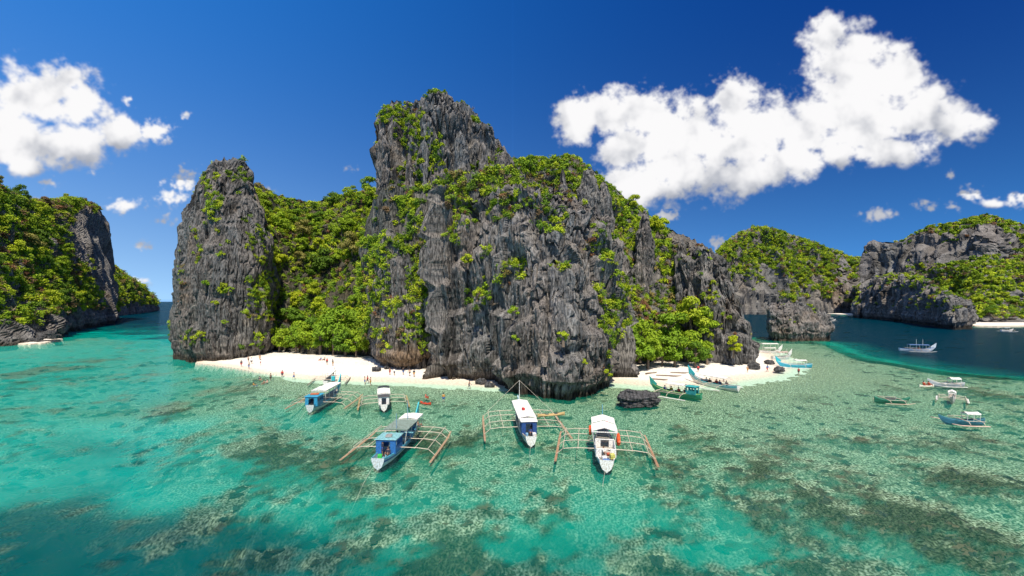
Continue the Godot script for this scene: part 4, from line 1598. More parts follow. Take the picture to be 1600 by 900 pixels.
	# --- green ridge running right
	crag("island_ridge", "long green ridge with rocky crest falling to the right beach", [
		[780, 120, 790, 246, 146, 790, 190], [840, 118, 832, 254, 150, 830, 200], [890, 116, 872, 246, 152, 870, 205], [935, 116, 905, 252, 152, 905, 205], [970, 117, 948, 288, 152, 945, 205], [1010, 119, 990, 322, 150, 985, 200], [1050, 120, 1030, 352, 148, 1025, 195], [1090, 121, 1065, 372, 146, 1060, 190], [1125, 122, 1095, 380, 143, 1095, 180], [1160, 123, 1125, 408, 138, 1130, 170], [1168, 124, 1146, 460, 133, 1150, 156], [1176, 127, 1160, 510, 130, 1162, 146]],
		{"a5": 1.2, "bh": 8.0, "du": 0.42, "dv": 0.55, "a1": 3.2, "a2": 1.4, "a3": 0.6, "spike": 2.8, "reach": 28.0, "y0": 0.0, "off": Vector3(90, 0, 0), "soil": 0.12,
		"prof": [[0, 0], [0.10, 0.16], [0.34, 0.42], [0.58, 0.70], [0.80, 0.90], [1, 1]],
		"veg": {"dens": 0.6, "size": 1.2, "th": 0.22, "trees": 50, "canopy": 25, "tsize": 0.85, "dry": 0.34, "slope": 0.45, "ylow": 1.5, "called": "jungle", "label": "bushes and creepers over the green ridge right of the cliff", "tlabel": "the ridge right of the cliff", "tgroup": "trees on the right ridge",
			"patches": [[1140, 460, 40, 70, -0.8], [1105, 398, 30, 24, -0.9], [1068, 374, 30, 14, -0.9], [1012, 335, 24, 14, -0.8], [928, 272, 24, 16, -0.8], [1022, 440, 12, 30, -0.7], [840, 285, 80, 40, 0.6], [900, 300, 70, 40, 0.5], [985, 390, 60, 90, 0.7], [1040, 500, 70, 70, 0.7], [1060, 420, 30, 30, 0.4], [1020, 440, 14, 30, -0.5]]}})
	crag("rock_headland", "rough rocky headland at the right end of the second beach", [
		[1062, 124, 1068, 400, 134, 1070, 150], [1100, 120, 1092, 386, 132, 1095, 150], [1125, 118, 1118, 410, 129, 1120, 148], [1150, 117, 1140, 450, 126, 1145, 146], [1164, 117.5, 1154, 488, 124, 1158, 142], [1178, 119, 1168, 522, 123, 1172, 138], [1184, 123, 1177, 552, 125, 1178, 134]],
		{"a5": 2.2, "bh": 9.0, "du": 0.24, "dv": 0.34, "a1": 1.8, "a2": 1.6, "a3": 0.75, "spike": 2.0, "reach": 10.0, "y0": 0.0, "notch": 1.2, "off": Vector3(7, 0, 120),
		"veg": {"dens": 0.7, "size": 0.8, "th": 0.86, "slope": 0.5, "dry": 0.2, "label": "few shrubs on the rough headland by the second beach", "patches": [[1100, 480, 30, 40, 0.5], [1090, 420, 20, 20, 0.25], [1100, 540, 26, 20, 0.4], [1130, 500, 16, 20, 0.25]]}})
	# pinnacles of bare rock that break through the green
	for q in [[922, 128, 20, 262, 44, 330], [945, 132, 14, 284, 34, 345], [1008, 128, 16, 326, 28, 400], [1066, 126, 12, 372, 30, 430], [830, 106, 20, 320, 40, 400], [880, 110, 16, 262, 20, 330], [780, 110, 24, 285, 30, 360], [700, 109, 20, 300, 26, 400], [640, 118, 18, 240, 26, 330], [665, 121, 20, 180, 28, 300], [720, 119, 24, 200, 30, 300], [755, 121, 18, 222, 30, 300], [600, 119, 22, 205, 26, 330], [1080, 122, 10, 440, 26, 520]]:
		pinnacle(q)
	# --- the islet beyond
	crag("rock_islet", "low jagged rock islet beyond the second beach", [
		[1196, 212, 1203, 482, 212, 1198, 228], [1200, 200, 1206, 476, 209, 1204, 232], [1222, 195, 1225, 474, 208, 1226, 234], [1250, 195, 1246, 475, 208, 1250, 234], [1275, 197, 1268, 482, 208, 1274, 232], [1295, 202, 1286, 492, 209, 1292, 226], [1301, 209, 1296, 508, 211, 1299, 220]],
		{"a5": 1.4, "bh": 7.0, "du": 0.35, "dv": 0.4, "a1": 1.8, "a2": 1.8, "a3": 0.8, "spike": 2.5, "notch": 2.4, "reach": 8.0, "y0": -4.0, "off": Vector3(0, 0, 300), "bright": 1.2, "stain": 0.2,
		"veg": {"dens": 0.5, "size": 0.8, "th": 0.98, "slope": 0.4, "label": "yellow green shrubs on the low rock islet", "patches": [[1270, 484, 8, 5, 0.9], [1237, 502, 6, 9, 0.6]]}})
	# --- far hills at the right
	crag("far_hill", "distant rounded hill with grey walls across the bay", [
		[1085, 560, 1095, 430, 600, 1080, 680], [1125, 575, 1128, 386, 620, 1110, 720], [1165, 580, 1155, 364, 630, 1145, 730], [1205, 585, 1192, 355, 640, 1190, 740], [1245, 590, 1232, 366, 640, 1230, 740], [1290, 590, 1275, 382, 640, 1275, 740], [1320, 585, 1310, 394, 640, 1310, 740], [1345, 575, 1335, 404, 640, 1340, 740], [1400, 570, 1385, 396, 640, 1400, 740]],
		{"a5": 6.0, "bh": 10.0, "du": 1.3, "dv": 1.5, "a1": 9.0, "a2": 7.0, "a3": 2.4, "sc": 3.6, "spike": 4.4, "reach": 60.0, "y0": -6.0, "bright": 1.1,
		"prof": [[0, 0], [0.06, 0.25], [0.22, 0.48], [0.5, 0.72], [0.8, 0.92], [1, 1]],
		"veg": {"vs": 0.4, "dens": 0.11, "size": 3.0, "th": 0.44, "step": 1, "dry": 0.15, "slope": 0.7, "ylow": 14.0, "called": "jungle", "label": "jungle on the distant rounded hill across the bay", "patches": [[1230, 465, 130, 30, -0.2], [1330, 430, 40, 40, -0.3], [1150, 470, 60, 30, -0.4], [1240, 425, 20, 30, 0.4], [1290, 430, 14, 40, 0.3], [1200, 390, 60, 25, 0.2]]}})
	crag("far_ridge", "high rocky ridge across the bay at the right edge", [
		[1336, 500, 1354, 384, 545, 1350, 620], [1352, 500, 1364, 377, 540, 1365, 620], [1390, 480, 1400, 381, 520, 1405, 620], [1440, 450, 1448, 357, 500, 1450, 620], [1490, 400, 1492, 350, 490, 1500, 620], [1530, 350, 1540, 338, 480, 1550, 610], [1575, 336, 1580, 349, 470, 1600, 600], [1630, 330, 1620, 356, 460, 1650, 580], [1720, 300, 1700, 345, 440, 1750, 560], [1850, 280, 1800, 380, 420, 1900, 500]],
		{"a5": 5.0, "bh": 10.0, "du": 1.1, "dv": 1.3, "a1": 8.0, "a2": 6.0, "a3": 2.0, "sc": 3.0, "spike": 3.9, "reach": 80.0, "y0": -5.0, "bright": 1.05,
		"prof": [[0, 0], [0.04, 0.05], [0.34, 0.30], [0.6, 0.56], [0.76, 0.86], [0.9, 0.97], [1, 1]],
		"veg": {"vs": 0.45, "dens": 0.12, "size": 2.7, "th": 0.50, "step": 1, "dry": 0.2, "trees": 25, "canopy": 20, "tsize": 1.5, "slope": 0.65, "ylow": 3.0, "called": "jungle", "label": "jungle on the slopes of the high ridge across the bay", "tlabel": "the far ridge", "tgroup": "trees on the far ridge",
			"patches": [[1540, 450, 110, 50, 0.45], [1375, 420, 40, 60, -0.6], [1470, 390, 60, 26, -0.5], [1545, 375, 30, 26, -0.7], [1420, 395, 30, 20, -0.4], [1590, 460, 24, 14, -0.7]]}})
	crag("rock_promontory", "grey promontory of bare fluted rock reaching into the bay", [
		[1334, 470, 1346, 466, 480, 1340, 520], [1352, 455, 1362, 440, 470, 1360, 520], [1395, 405, 1400, 428, 440, 1405, 500], [1435, 345, 1440, 436, 385, 1445, 460], [1465, 305, 1466, 452, 330, 1475, 420], [1492, 287, 1490, 462, 305, 1500, 380], [1515, 290, 1508, 472, 302, 1515, 350], [1526, 300, 1520, 492, 306, 1524, 330]],
		{"a5": 3.2, "bh": 9.0, "du": 0.8, "dv": 0.9, "a1": 4.0, "a2": 3.4, "a3": 1.3, "sc": 1.9, "spike": 3.3, "notch": 2.5, "reach": 22.0, "y0": -5.0, "bright": 1.1, "off": Vector3(0, 0, 20),
		"veg": {"dens": 0.12, "size": 1.8, "th": 0.82, "step": 1, "dry": 0.15, "slope": 0.6, "ylow": 8.0, "label": "shrubs on the bare grey promontory in the bay"}})


func pinnacle(q: Array) -> void:
	var u: float = q[0]
	var d: float = q[1] + (4.0 if q[0] > 890 else 0.0)
	var w: float = q[4] * 0.5
	var dep: float = q[2] * 0.35
	crag("rock_pinnacle", "bare grey rock pinnacle rising out of the green", [
		[u - w, d, u - w * 0.55, q[3] + (q[5] - q[3]) * 0.35, d + dep * 0.5, u - w, d + dep], [u - w * 0.4, d - dep * 0.4, u - w * 0.2, q[3] + 4, d + dep * 0.5, u - w * 0.4, d + dep * 1.3], [u + w * 0.3, d - dep * 0.4, u + w * 0.2, q[3] + 8, d + dep * 0.5, u + w * 0.3, d + dep * 1.3], [u + w, d, u + w * 0.6, q[3] + (q[5] - q[3]) * 0.5, d + dep * 0.5, u + w, d + dep]],
		{"du": 0.28, "dv": 0.36, "a1": 1.0, "a2": 1.0, "a3": 0.6, "spike": 1.4, "reach": 5.0, "a5": 0.7, "bh": 6.0, "y0": maxf(0.0, ap(u, q[5], d).y - 15.0), "off": Vector3(u, 0, d)})


func make_plants() -> void:
	# trees along the back of the two beaches
	var k := 0
	for q in [[436, 548, 143, 1.5, 1, "light green tree nearest the pillar on the first beach"], [462, 552, 141, 1.35, 0, "green tree second from the pillar behind the sand"], [482, 555, 139, 1.7, 1, "light green tree behind the left of the first beach"], [500, 556, 137, 1.9, 0, "broad green tree left of the middle of the beach trees"], [520, 556, 135, 2.0, 0, "largest green tree behind the first beach"], [540, 557, 133, 1.8, 2, "dark green tree toward the big rock behind the beach"], [556, 560, 131, 1.3, 1, "light green tree next to the brown foot of the rock"], [472, 530, 146, 1.7, 1, "light green tree behind the front row near the pillar"], [510, 530, 144, 1.7, 3, "yellow green tree behind the front row in the middle"], [545, 530, 141, 1.6, 0, "green tree behind the front row near the rock"]]:
		var p := ap(q[0], q[1], q[2])
		p.y = maxf(ground(p.x, p.z), p.y - 2.0) if q[1] > 540 else p.y - 2.0
		plant_tree(p, q[3], k % 5, q[5], "trees along the back of the first beach", q[4])
		k += 1
	for q in [[945, 578, 108, 1.5, 3, "yellow green tree leaning out at the cliff's right end"], [968, 575, 110, 1.7, 1, "light green tree next to the cliff end"], [990, 578, 108, 1.9, 0, "largest green tree at the left of the second beach"], [1012, 576, 109, 1.5, 1, "light green tree over the logs of the second beach"], [1035, 560, 114, 1.6, 0, "green tree a little uphill behind the logs"], [1055, 572, 113, 1.5, 0, "green tree in the middle of the second beach's edge"], [1086, 572, 113, 1.15, 2, "dark low round tree standing forward on the second beach"], [1075, 545, 117, 1.6, 1, "light green tree just above the dark low one"], [1105, 520, 121, 1.8, 1, "light green tree high beside the rocky headland"], [1080, 515, 122, 1.8, 3, "yellow green tree high left of the headland"], [1050, 525, 119, 1.8, 0, "green tree uphill above the middle of the beach"], [1000, 545, 116, 1.7, 1, "light green tree above the cliff's end tree"], [975, 540, 117, 1.6, 0, "green tree uphill at the cliff's right side"], [1105, 555, 117, 1.3, 1, "light green tree against the headland's foot"]]:
		var p := ap(q[0], q[1], q[2])
		p.y = ground(p.x, p.z) if q[1] > 565 else p.y - 2.5
		plant_tree(p, q[3], k % 5, q[5], "trees along the back of the second beach", q[4])
		k += 1
	plant_tree(ap(1146, 556, 116), 1.05, 3, "bright yellow green tree on the rocky headland", "", 4)
	for q in [[321, 452, 131.5, 1.5, 0, "round dark green bush alone high on the dark pillar"], [338, 480, 130, 1.1, 3, "pale green bush below the round bush on the dark pillar"], [357, 458, 130.5, 1.1, 1, "small bush right of the round bush on the dark pillar"], [352, 508, 129.5, 0.9, 1, "bush low on the right of the dark pillar"], [312, 528, 129, 1.1, 3, "bush near the foot of the dark pillar"],
		[728, 415, 99, 1.5, 4, "bright yellow bush on the fluted cliff's left edge"], [801, 494, 86, 1.15, 1, "round bush in the middle of the fluted cliff"], [880, 536, 80, 1.2, 3, "bush low on the fluted cliff above the overhang"], [745, 466, 94, 1.2, 3, "bush left of the middle of the fluted cliff"], [803, 535, 83.5, 0.8, 1, "smallest bush on the lower fluted cliff"], [846, 330, 98, 1.2, 1, "bush near the top of the fluted cliff"], [912, 572, 81.5, 0.8, 3, "small bush low on the right of the cliff"], [930, 370, 96, 1.6, 1, "leafy bush in the notch right of the cliff top"], [947, 590, 85, 0.9, 3, "bush just above the water at the cliff's right end"]]:
		plant_shrub(ap(q[0], q[1], q[2]), q[3], q[5], "", q[4])


func make_rocks() -> void:
	boulder("boulder", "layered dark rock standing in the shallows right of the cliff", gp(1000, 634) + Vector3(0, 0.7, -1.5), Vector3(7.6, 3.6, 5.0), 1, 0.45)
	boulder("boulder", "dark boulder on the sand beside the headland", gp(1181, 580) + Vector3(0, 1.0, -1), Vector3(3.4, 2.8, 2.8), 2)
	boulder("boulder", "small boulder at the water's edge on the second beach", gp(1220, 583) + Vector3(0, 0.7, -0.5), Vector3(2.9, 1.9, 2.4), 3)
	boulder("boulder", "low rock between the two boulders of the second beach", gp(1203, 571) + Vector3(0, 0.8, 0), Vector3(2.8, 1.6, 2.2), 4)
	boulder("boulder", "large pale boulder at the foot of the left hillside", gp(72, 533) + Vector3(0, 2.0, 0), Vector3(7.5, 5.0, 6.0), 5)
	boulder("boulder", "smaller boulder beside the pale one under the left hillside", gp(88, 531) + Vector3(0, 1.2, 0), Vector3(4.5, 3.0, 4.0), 6)
	boulder("boulder", "flat grey rock left of the pale boulder", gp(58, 535) + Vector3(0, 1.0, 0), Vector3(4.0, 2.4, 4.0), 7)
	var foot := ["nearest the pillar", "second from the pillar side", "in the middle", "beside the crack in the cliff", "next to the deep water", "last before the deep water"]
	var m := 0
	for q in [[588, 584, 1.6], [604, 582, 1.1], [672, 584, 1.3], [716, 590, 2.0], [752, 600, 1.8], [766, 604, 1.4]]:
		var p := gp(q[0], q[1])
		p.y = ground(p.x, p.z) + q[2] * 0.25
		boulder("boulder", "small rock under the overhang of the first beach, %s" % foot[m], p, Vector3(q[2] * 1.5, q[2], q[2] * 1.2), 11 + m)
		m += 1
	# driftwood on the second beach
	var n := 0
	for q in [[1045, 592, 5.5, 1.35, "long bleached log lying on the second beach"], [1062, 588, 4.2, 1.5, "log behind the longest one on the second beach"], [1030, 596, 3.6, 1.2, "short log near the layered rock"], [1018, 589, 3.4, 2.0, "crooked log under the trees of the second beach"]]:
		var p := gp(q[0], q[1])
		p.y = ground(p.x, p.z) + 0.12
		var t := thing("driftwood_log", q[4], "log", p, q[3])
		var b := MB.new()
		var l: float = q[2]
		b.tube([Vector3(0, 0, -l * 0.5), Vector3(0.1, 0.02, -l * 0.1), Vector3(-0.05, 0.05, l * 0.3), Vector3(0.12, 0.15, l * 0.5)], [0.19, 0.16, 0.13, 0.06], 7)
		obj("log", b.mesh(), M.driftwood if M.has("driftwood") else M.bark, t)
		n += 1


func make_boats() -> void:
	var white := lin(0.80, 0.80, 0.78)
	var cloth := lin(0.82, 0.81, 0.78)
	var blue := lin(0.03, 0.14, 0.42)
	var teal := lin(0.03, 0.48, 0.58)
	var green := lin(0.03, 0.30, 0.16)
	var grey_c := lin(0.35, 0.37, 0.38)
	var awned := bangka({"stripe": lin(0.02, 0.2, 0.4), "rope": 5.0, "label": "blue outrigger boat with two white awnings and tall teal prow", "stern": gp(484, 644), "bow": gp(524, 620), "len": 14.0, "beam": 2.1, "board": 0.85, "hull": lin(0.55, 0.6, 0.62), "trim": lin(0.02, 0.30, 0.50), "fin": teal, "fin_h": 2.1, "span": 9.6,
		"awnings": [[-0.24, 0.04, 2.5, 2.75, cloth], [0.06, 0.3, 2.3, 2.7, cloth]], "cabins": [[-0.46, -0.28, 1.9, 1.5, lin(0.03, 0.28, 0.50), lin(0.04, 0.34, 0.56)]], "masts": [[0.33, 4.4, white]], "benches": [-0.1, 0.1], "crates": [[0.0, 2.5, -0.36, Vector3(1.3, 0.16, 0.8), lin(0.5, 0.13, 0.05)]]})
	aboard(awned, [["stand", 0.3, 0.5, -4.6, 2.8, lin(0.03, 0.03, 0.05), lin(0.03, 0.06, 0.2), "person standing in the wheelhouse of the teal prowed blue boat"]])
	bangka({"label": "white outrigger boat run up at the edge of the first beach", "stern": gp(508, 603), "bow": gp(516, 596), "len": 9.5, "beam": 1.6, "hull": white, "fin": white, "span": 7.5, "beams": [-0.25, 0.05, 0.28], "rails": 1, "awnings": [[-0.3, 0.2, 2.0, 2.3, cloth]], "crates": [[-1.2, 1.2, -0.3, Vector3(0.7, 0.9, 0.7), teal]], "float_col": lin(0.2, 0.2, 0.16)})
	bangka({"stripe": lin(0.25, 0.28, 0.3), "label": "small white outrigger boat with dark hood, stern to the viewer", "stern": gp(600, 642), "bow": gp(599, 618), "len": 11.0, "beam": 1.8, "hull": white, "trim": white, "span": 8.2, "beams": [-0.28, 0.0, 0.26], "rails": 1, "awnings": [[-0.28, 0.12, 2.1, 2.35, cloth], [0.13, 0.3, 2.0, 2.4, lin(0.03, 0.04, 0.05)]], "cabins": [[-0.4, -0.28, 1.6, 1.3, white, lin(0.06, 0.06, 0.07)]], "float_col": lin(0.40, 0.30, 0.14)})
	var big_blue := bangka({"stripe": blue, "rope": 5.0, "label": "large blue outrigger boat with grey-green tarpaulin and blue wheelhouse", "stern": gp(590, 733), "bow": gp(645, 678), "len": 15.0, "beam": 2.3, "board": 0.85, "hull": lin(0.62, 0.70, 0.74), "trim": lin(0.10, 0.45, 0.62), "fin": teal, "fin_h": 1.9, "span": 10.2, "beams": [-0.22, 0.0, 0.2, 0.34], "deck": lin(0.16, 0.42, 0.55),
		"awnings": [[-0.12, 0.17, 2.9, 2.6, lin(0.20, 0.27, 0.24), 0.05], [0.2, 0.38, 2.5, 2.6, cloth, 0.1]], "cabins": [[-0.34, -0.18, 2.2, 1.55, lin(0.03, 0.16, 0.46), lin(0.22, 0.47, 0.52)]], "masts": [[0.19, 5.0, lin(0.2, 0.35, 0.5)], [-0.1, 4.4, lin(0.2, 0.35, 0.5)]], "benches": [0.0, 0.1], "crates": [[0.2, 0.95, -0.42, Vector3(0.45, 0.4, 0.45), lin(0.05, 0.5, 0.08)], [-0.5, 0.85, 0.02, Vector3(0.5, 0.4, 0.8), lin(0.55, 0.55, 0.5)], [0.4, 0.85, 0.1, Vector3(0.4, 0.35, 0.6), lin(0.6, 0.25, 0.05)], [0.0, 2.52, -0.27, Vector3(0.7, 0.14, 1.0), lin(0.3, 0.3, 0.3)], [-0.4, 0.85, 0.32, Vector3(0.5, 0.4, 0.5), lin(0.05, 0.2, 0.4)]],
		"float_col": lin(0.42, 0.29, 0.19)})
	aboard(big_blue, [["sit", -0.35, 0.75, -5.4, 3.1, lin(0.03, 0.03, 0.05), lin(0.03, 0.03, 0.05), "person in dark shirt sitting at the stern of the large blue boat"], ["stand", 0.4, 0.55, -5, 2.2, lin(0.03, 0.06, 0.2), lin(0.03, 0.03, 0.05), "person standing behind the wheelhouse of the large blue boat"], ["stand", -0.5, 0.55, -2.3, 0.4, lin(0.03, 0.03, 0.05), lin(0.5, 0.05, 0.04), "person in red standing under the tarpaulin of the large blue boat"], ["sit", 0.7, 0.75, 0.6, 1.4, lin(0.75, 0.75, 0.72), lin(0.03, 0.06, 0.2), "person sitting at the right rail of the large blue boat"], ["sit", 0.75, 0.75, -1.2, 1.4, lin(0.03, 0.03, 0.05), lin(0.75, 0.75, 0.72), "person in white at the right rail of the large blue boat"]])
	var long_white := bangka({"stripe": lin(0.05, 0.15, 0.35), "rope": 5.0, "label": "long white roofed outrigger boat close under the overhanging cliff", "stern": gp(830, 697), "bow": gp(809, 645), "len": 16.0, "beam": 2.2, "board": 0.9, "hull": white, "trim": lin(0.6, 0.5, 0.42), "span": 11.2, "beams": [-0.2, 0.0, 0.2, 0.36], "fin": lin(0.45, 0.65, 0.75), "fin_h": 1.0,
		"awnings": [[-0.28, 0.36, 2.4, 2.55, cloth, 0.2]], "cabins": [[-0.38, -0.28, 1.9, 1.6, lin(0.02, 0.07, 0.25), white]], "masts": [[0.37, 5.6, white, 1]], "rings": [[-1.25, 1.3, 0.16, 0.4, 0.4, 0.13]], "crates": [[0.15, 2.85, -0.05, Vector3(0.35, 0.3, 0.5), lin(0.55, 0.03, 0.03)], [-0.5, 1.15, -0.44, Vector3(0.4, 0.4, 0.4), white], [0.4, 1.1, -0.43, Vector3(0.3, 0.4, 0.3), lin(0.2, 0.4, 0.6)]], "float_col": lin(0.42, 0.29, 0.19)})
	aboard(long_white, [["sit", -0.3, 0.75, -5.6, 3.1, lin(0.03, 0.03, 0.05), lin(0.03, 0.06, 0.2), "person sitting in the dark doorway of the long white boat"]])
	var gabled := bangka({"stripe": lin(0.1, 0.3, 0.5), "rope": 5.0, "label": "white outrigger boat with two white gabled awnings and orange life floats", "stern": gp(948, 737), "bow": gp(941, 680), "len": 14.5, "beam": 2.4, "board": 0.9, "hull": white, "trim": white, "span": 11.0, "beams": [-0.22, -0.02, 0.16, 0.32],
		"awnings": [[-0.12, 0.1, 3.0, 2.6, cloth, 0.42], [0.12, 0.32, 2.9, 2.6, cloth, 0.42]], "cabins": [[-0.38, -0.14, 2.1, 1.0, white, null]], "rings": [[-1.62, 1.5, -0.05, 0.5, 1.1, 0.2], [1.62, 1.7, 0.12, 0.45, 0.6, 0.18]], "masts": [[0.35, 4.2, lin(0.1, 0.35, 0.6)]], "crates": [[-0.65, 1.2, -0.41, Vector3(0.5, 0.5, 0.6), lin(0.50, 0.50, 0.12)], [0.2, 1.0, -0.42, Vector3(0.5, 0.4, 0.5), white], [0.5, 1.0, -0.3, Vector3(0.5, 0.4, 0.6), lin(0.08, 0.1, 0.12)], [-0.3, 1.0, -0.33, Vector3(0.4, 0.3, 0.4), lin(0.5, 0.1, 0.05)], [0.0, 0.95, -0.455, Vector3(0.7, 0.25, 0.5), lin(0.1, 0.2, 0.45)]], "float_col": lin(0.42, 0.26, 0.16)})
	aboard(gabled, [["sit", 0.2, 0.7, -4, 3.1, lin(0.03, 0.03, 0.05), lin(0.75, 0.75, 0.72), "person in white in the stern well of the gabled boat"], ["stand", -0.6, 0.6, 5.4, 0.3, lin(0.03, 0.03, 0.05), lin(0.5, 0.05, 0.04), "person in red at the bow of the gabled boat"]])
	var green_boat := bangka({"rope": 5.0, "label": "green outrigger boat beside the layered rock", "stern": gp(1096, 624), "bow": gp(1022, 612), "len": 10.0, "beam": 1.6, "hull": green, "trim": lin(0.3, 0.6, 0.2), "fin": lin(0.05, 0.40, 0.35), "span": 7.0, "beams": [-0.25, 0.0, 0.25], "awnings": [[-0.2, 0.15, 1.9, 2.2, cloth]], "cabins": [[-0.42, -0.24, 1.5, 1.4, lin(0.02, 0.25, 0.28), lin(0.05, 0.4, 0.42)]], "float_col": white, "group": "outrigger boats at the second beach"})
	aboard(green_boat, [["sit", -0.3, 0.6, -0.6, -1.4, lin(0.03, 0.03, 0.05), lin(0.5, 0.05, 0.04), "middle person sitting in the green boat by the layered rock"], ["sit", -0.3, 0.6, 0.9, -1.4, lin(0.75, 0.75, 0.72), lin(0.5, 0.4, 0.05), "second from the bow person sitting in the green boat by the layered rock"], ["sit", -0.3, 0.6, 2.2, -1.4, lin(0.03, 0.03, 0.05), lin(0.03, 0.06, 0.2), "bowmost person sitting in the green boat by the layered rock"], ["sit", -0.3, 0.6, -1.8, -1.4, lin(0.5, 0.05, 0.04), lin(0.03, 0.03, 0.05), "sternmost person sitting in the green boat by the layered rock"]])
	var teal_boat := bangka({"stripe": teal, "rope": 5.0, "label": "white outrigger boat with long teal prow on the second beach's edge", "stern": gp(1154, 611), "bow": gp(1090, 599), "len": 11.5, "beam": 1.7, "hull": white, "trim": teal, "fin": teal, "fin_h": 1.6, "bow_rise": 1.5, "span": 7.2, "beams": [-0.28, -0.02, 0.24], "awnings": [[-0.3, 0.22, 1.9, 2.2, cloth]], "benches": [-0.2, 0.0, 0.1], "float_col": white, "group": "outrigger boats at the second beach"})
	aboard(teal_boat, [["sit", -0.25, 0.65, -3, -1.4, lin(0.03, 0.03, 0.05), lin(0.03, 0.03, 0.05), "first from the stern of the people sitting in the teal prow boat"], ["sit", 0.25, 0.65, -1.85, -1.4, lin(0.03, 0.03, 0.05), lin(0.03, 0.06, 0.2), "second from the stern of the people sitting in the teal prow boat"], ["sit", -0.25, 0.65, -0.7, -1.4, lin(0.03, 0.03, 0.05), lin(0.5, 0.05, 0.04), "third from the stern of the people sitting in the teal prow boat"], ["sit", 0.25, 0.65, 0.45, -1.4, lin(0.03, 0.03, 0.05), lin(0.03, 0.03, 0.05), "fourth from the stern of the people sitting in the teal prow boat"], ["sit", -0.25, 0.65, 1.6, -1.4, lin(0.03, 0.03, 0.05), lin(0.75, 0.75, 0.72), "nearest the bow of the people sitting in the teal prow boat"]])
	bangka({"label": "white boat with tall roof half hidden behind the headland", "stern": gp(1186, 552), "bow": gp(1215, 552), "len": 7.5, "beam": 1.7, "hull": white, "span": 6.0, "beams": [-0.2, 0.2], "rails": 1, "awnings": [[-0.4, 0.3, 1.9, 3.3, cloth], [-0.3, 0.2, 1.9, 1.9, cloth]], "fin": white, "float_col": white, "group": "outrigger boats at the second beach"})
	bangka({"label": "white open outrigger boat with thin awning past the headland", "stern": gp(1206, 562), "bow": gp(1243, 560), "len": 7.6, "beam": 1.4, "hull": lin(0.6, 0.66, 0.68), "fin": white, "span": 5.0, "beams": [-0.2, 0.2], "rails": 1, "awnings": [[-0.22, 0.25, 1.5, 2.2, lin(0.62, 0.45, 0.42)]], "masts": [[-0.3, 3.2, white], [0.28, 3.2, white]], "float_col": white, "group": "outrigger boats at the second beach"})
	bangka({"label": "bright blue outrigger boat off the tip of the second beach", "stern": gp(1268, 574), "bow": gp(1222, 573), "len": 8.6, "beam": 1.4, "hull": lin(0.04, 0.42, 0.62), "trim": lin(0.5, 0.75, 0.8), "fin": teal, "span": 5.0, "beams": [-0.22, 0.2], "rails": 1, "awnings": [[-0.34, -0.02, 1.5, 1.9, cloth]], "float_col": white, "group": "outrigger boats at the second beach"})
	var deep_boat := bangka({"label": "blue and white outrigger boat with long blue roof on deep water", "stern": gp(1405, 548), "bow": gp(1446, 549), "len": 10.5, "beam": 1.7, "hull": lin(0.55, 0.65, 0.78), "trim": blue, "fin": lin(0.6, 0.7, 0.8), "span": 6.0, "beams": [-0.2, 0.0, 0.2], "rails": 1, "awnings": [[-0.24, 0.3, 1.9, 2.3, lin(0.10, 0.18, 0.38)]], "masts": [[-0.02, 4.2, white], [0.16, 4.2, white]], "float_col": white, "group": "boats on the right of the lagoon"})
	aboard(deep_boat, [["sit", -0.2, 0.6, 0.5, -1.5, lin(0.03, 0.03, 0.05), lin(0.5, 0.05, 0.04), "person in red sitting in the boat on deep water"], ["sit", 0.2, 0.6, -1.2, -1.5, lin(0.03, 0.03, 0.05), lin(0.75, 0.75, 0.72), "person in white sitting in the boat on deep water"]])
	bangka({"label": "small dark green outrigger canoe alone on the reef", "stern": gp(1366, 627), "bow": gp(1410, 629), "len": 5.4, "beam": 0.9, "board": 0.45, "bow_rise": 0.6, "stern_rise": 0.5, "stern_w": 0.2, "hull": lin(0.02, 0.16, 0.10), "trim": lin(0.08, 0.35, 0.25), "span": 4.0, "beams": [-0.2, 0.2], "rails": 1, "masts": [[0.1, 1.1, grey_c]], "crates": [[0, 0.6, -0.05, Vector3(0.5, 0.3, 1.4), lin(0.10, 0.10, 0.10)]], "float_col": lin(0.5, 0.4, 0.3), "group": "boats on the right of the lagoon"})
	bangka({"label": "grey white outrigger boat with curved white awning at its right end", "stern": gp(1506, 603), "bow": gp(1462, 602), "len": 6.8, "beam": 1.0, "board": 0.5, "hull": lin(0.50, 0.56, 0.62), "trim": white, "span": 4.2, "beams": [-0.2, 0.2], "rails": 1, "awnings": [[-0.38, -0.1, 1.3, 1.5, cloth, 0.25]], "float_col": white, "group": "boats on the right of the lagoon"})
	bangka({"label": "white outrigger canoe seen end on among the boats at the right", "stern": gp(1487, 620), "bow": gp(1489, 631), "beam": 0.9, "board": 0.5, "hull": lin(0.5, 0.5, 0.48), "span": 4.0, "beams": [-0.2, 0.05, 0.25], "rails": 1, "awnings": [[-0.3, 0.0, 1.1, 1.3, cloth, 0.3]], "float_col": white, "group": "boats on the right of the lagoon"})
	bangka({"label": "blue outrigger boat with white awning nearest at the right", "stern": gp(1538, 662), "bow": gp(1474, 660), "len": 6.0, "beam": 1.0, "board": 0.5, "bow_rise": 0.7, "stern_rise": 0.35, "stern_w": 0.25, "hull": lin(0.04, 0.17, 0.26), "trim": lin(0.08, 0.26, 0.34), "deck": lin(0.5, 0.3, 0.22), "span": 4.0, "beams": [-0.26, 0.05], "rails": 1, "awnings": [[-0.36, -0.06, 1.2, 1.5, cloth, 0.2]], "float_col": lin(0.7, 0.5, 0.42), "group": "boats on the right of the lagoon"})
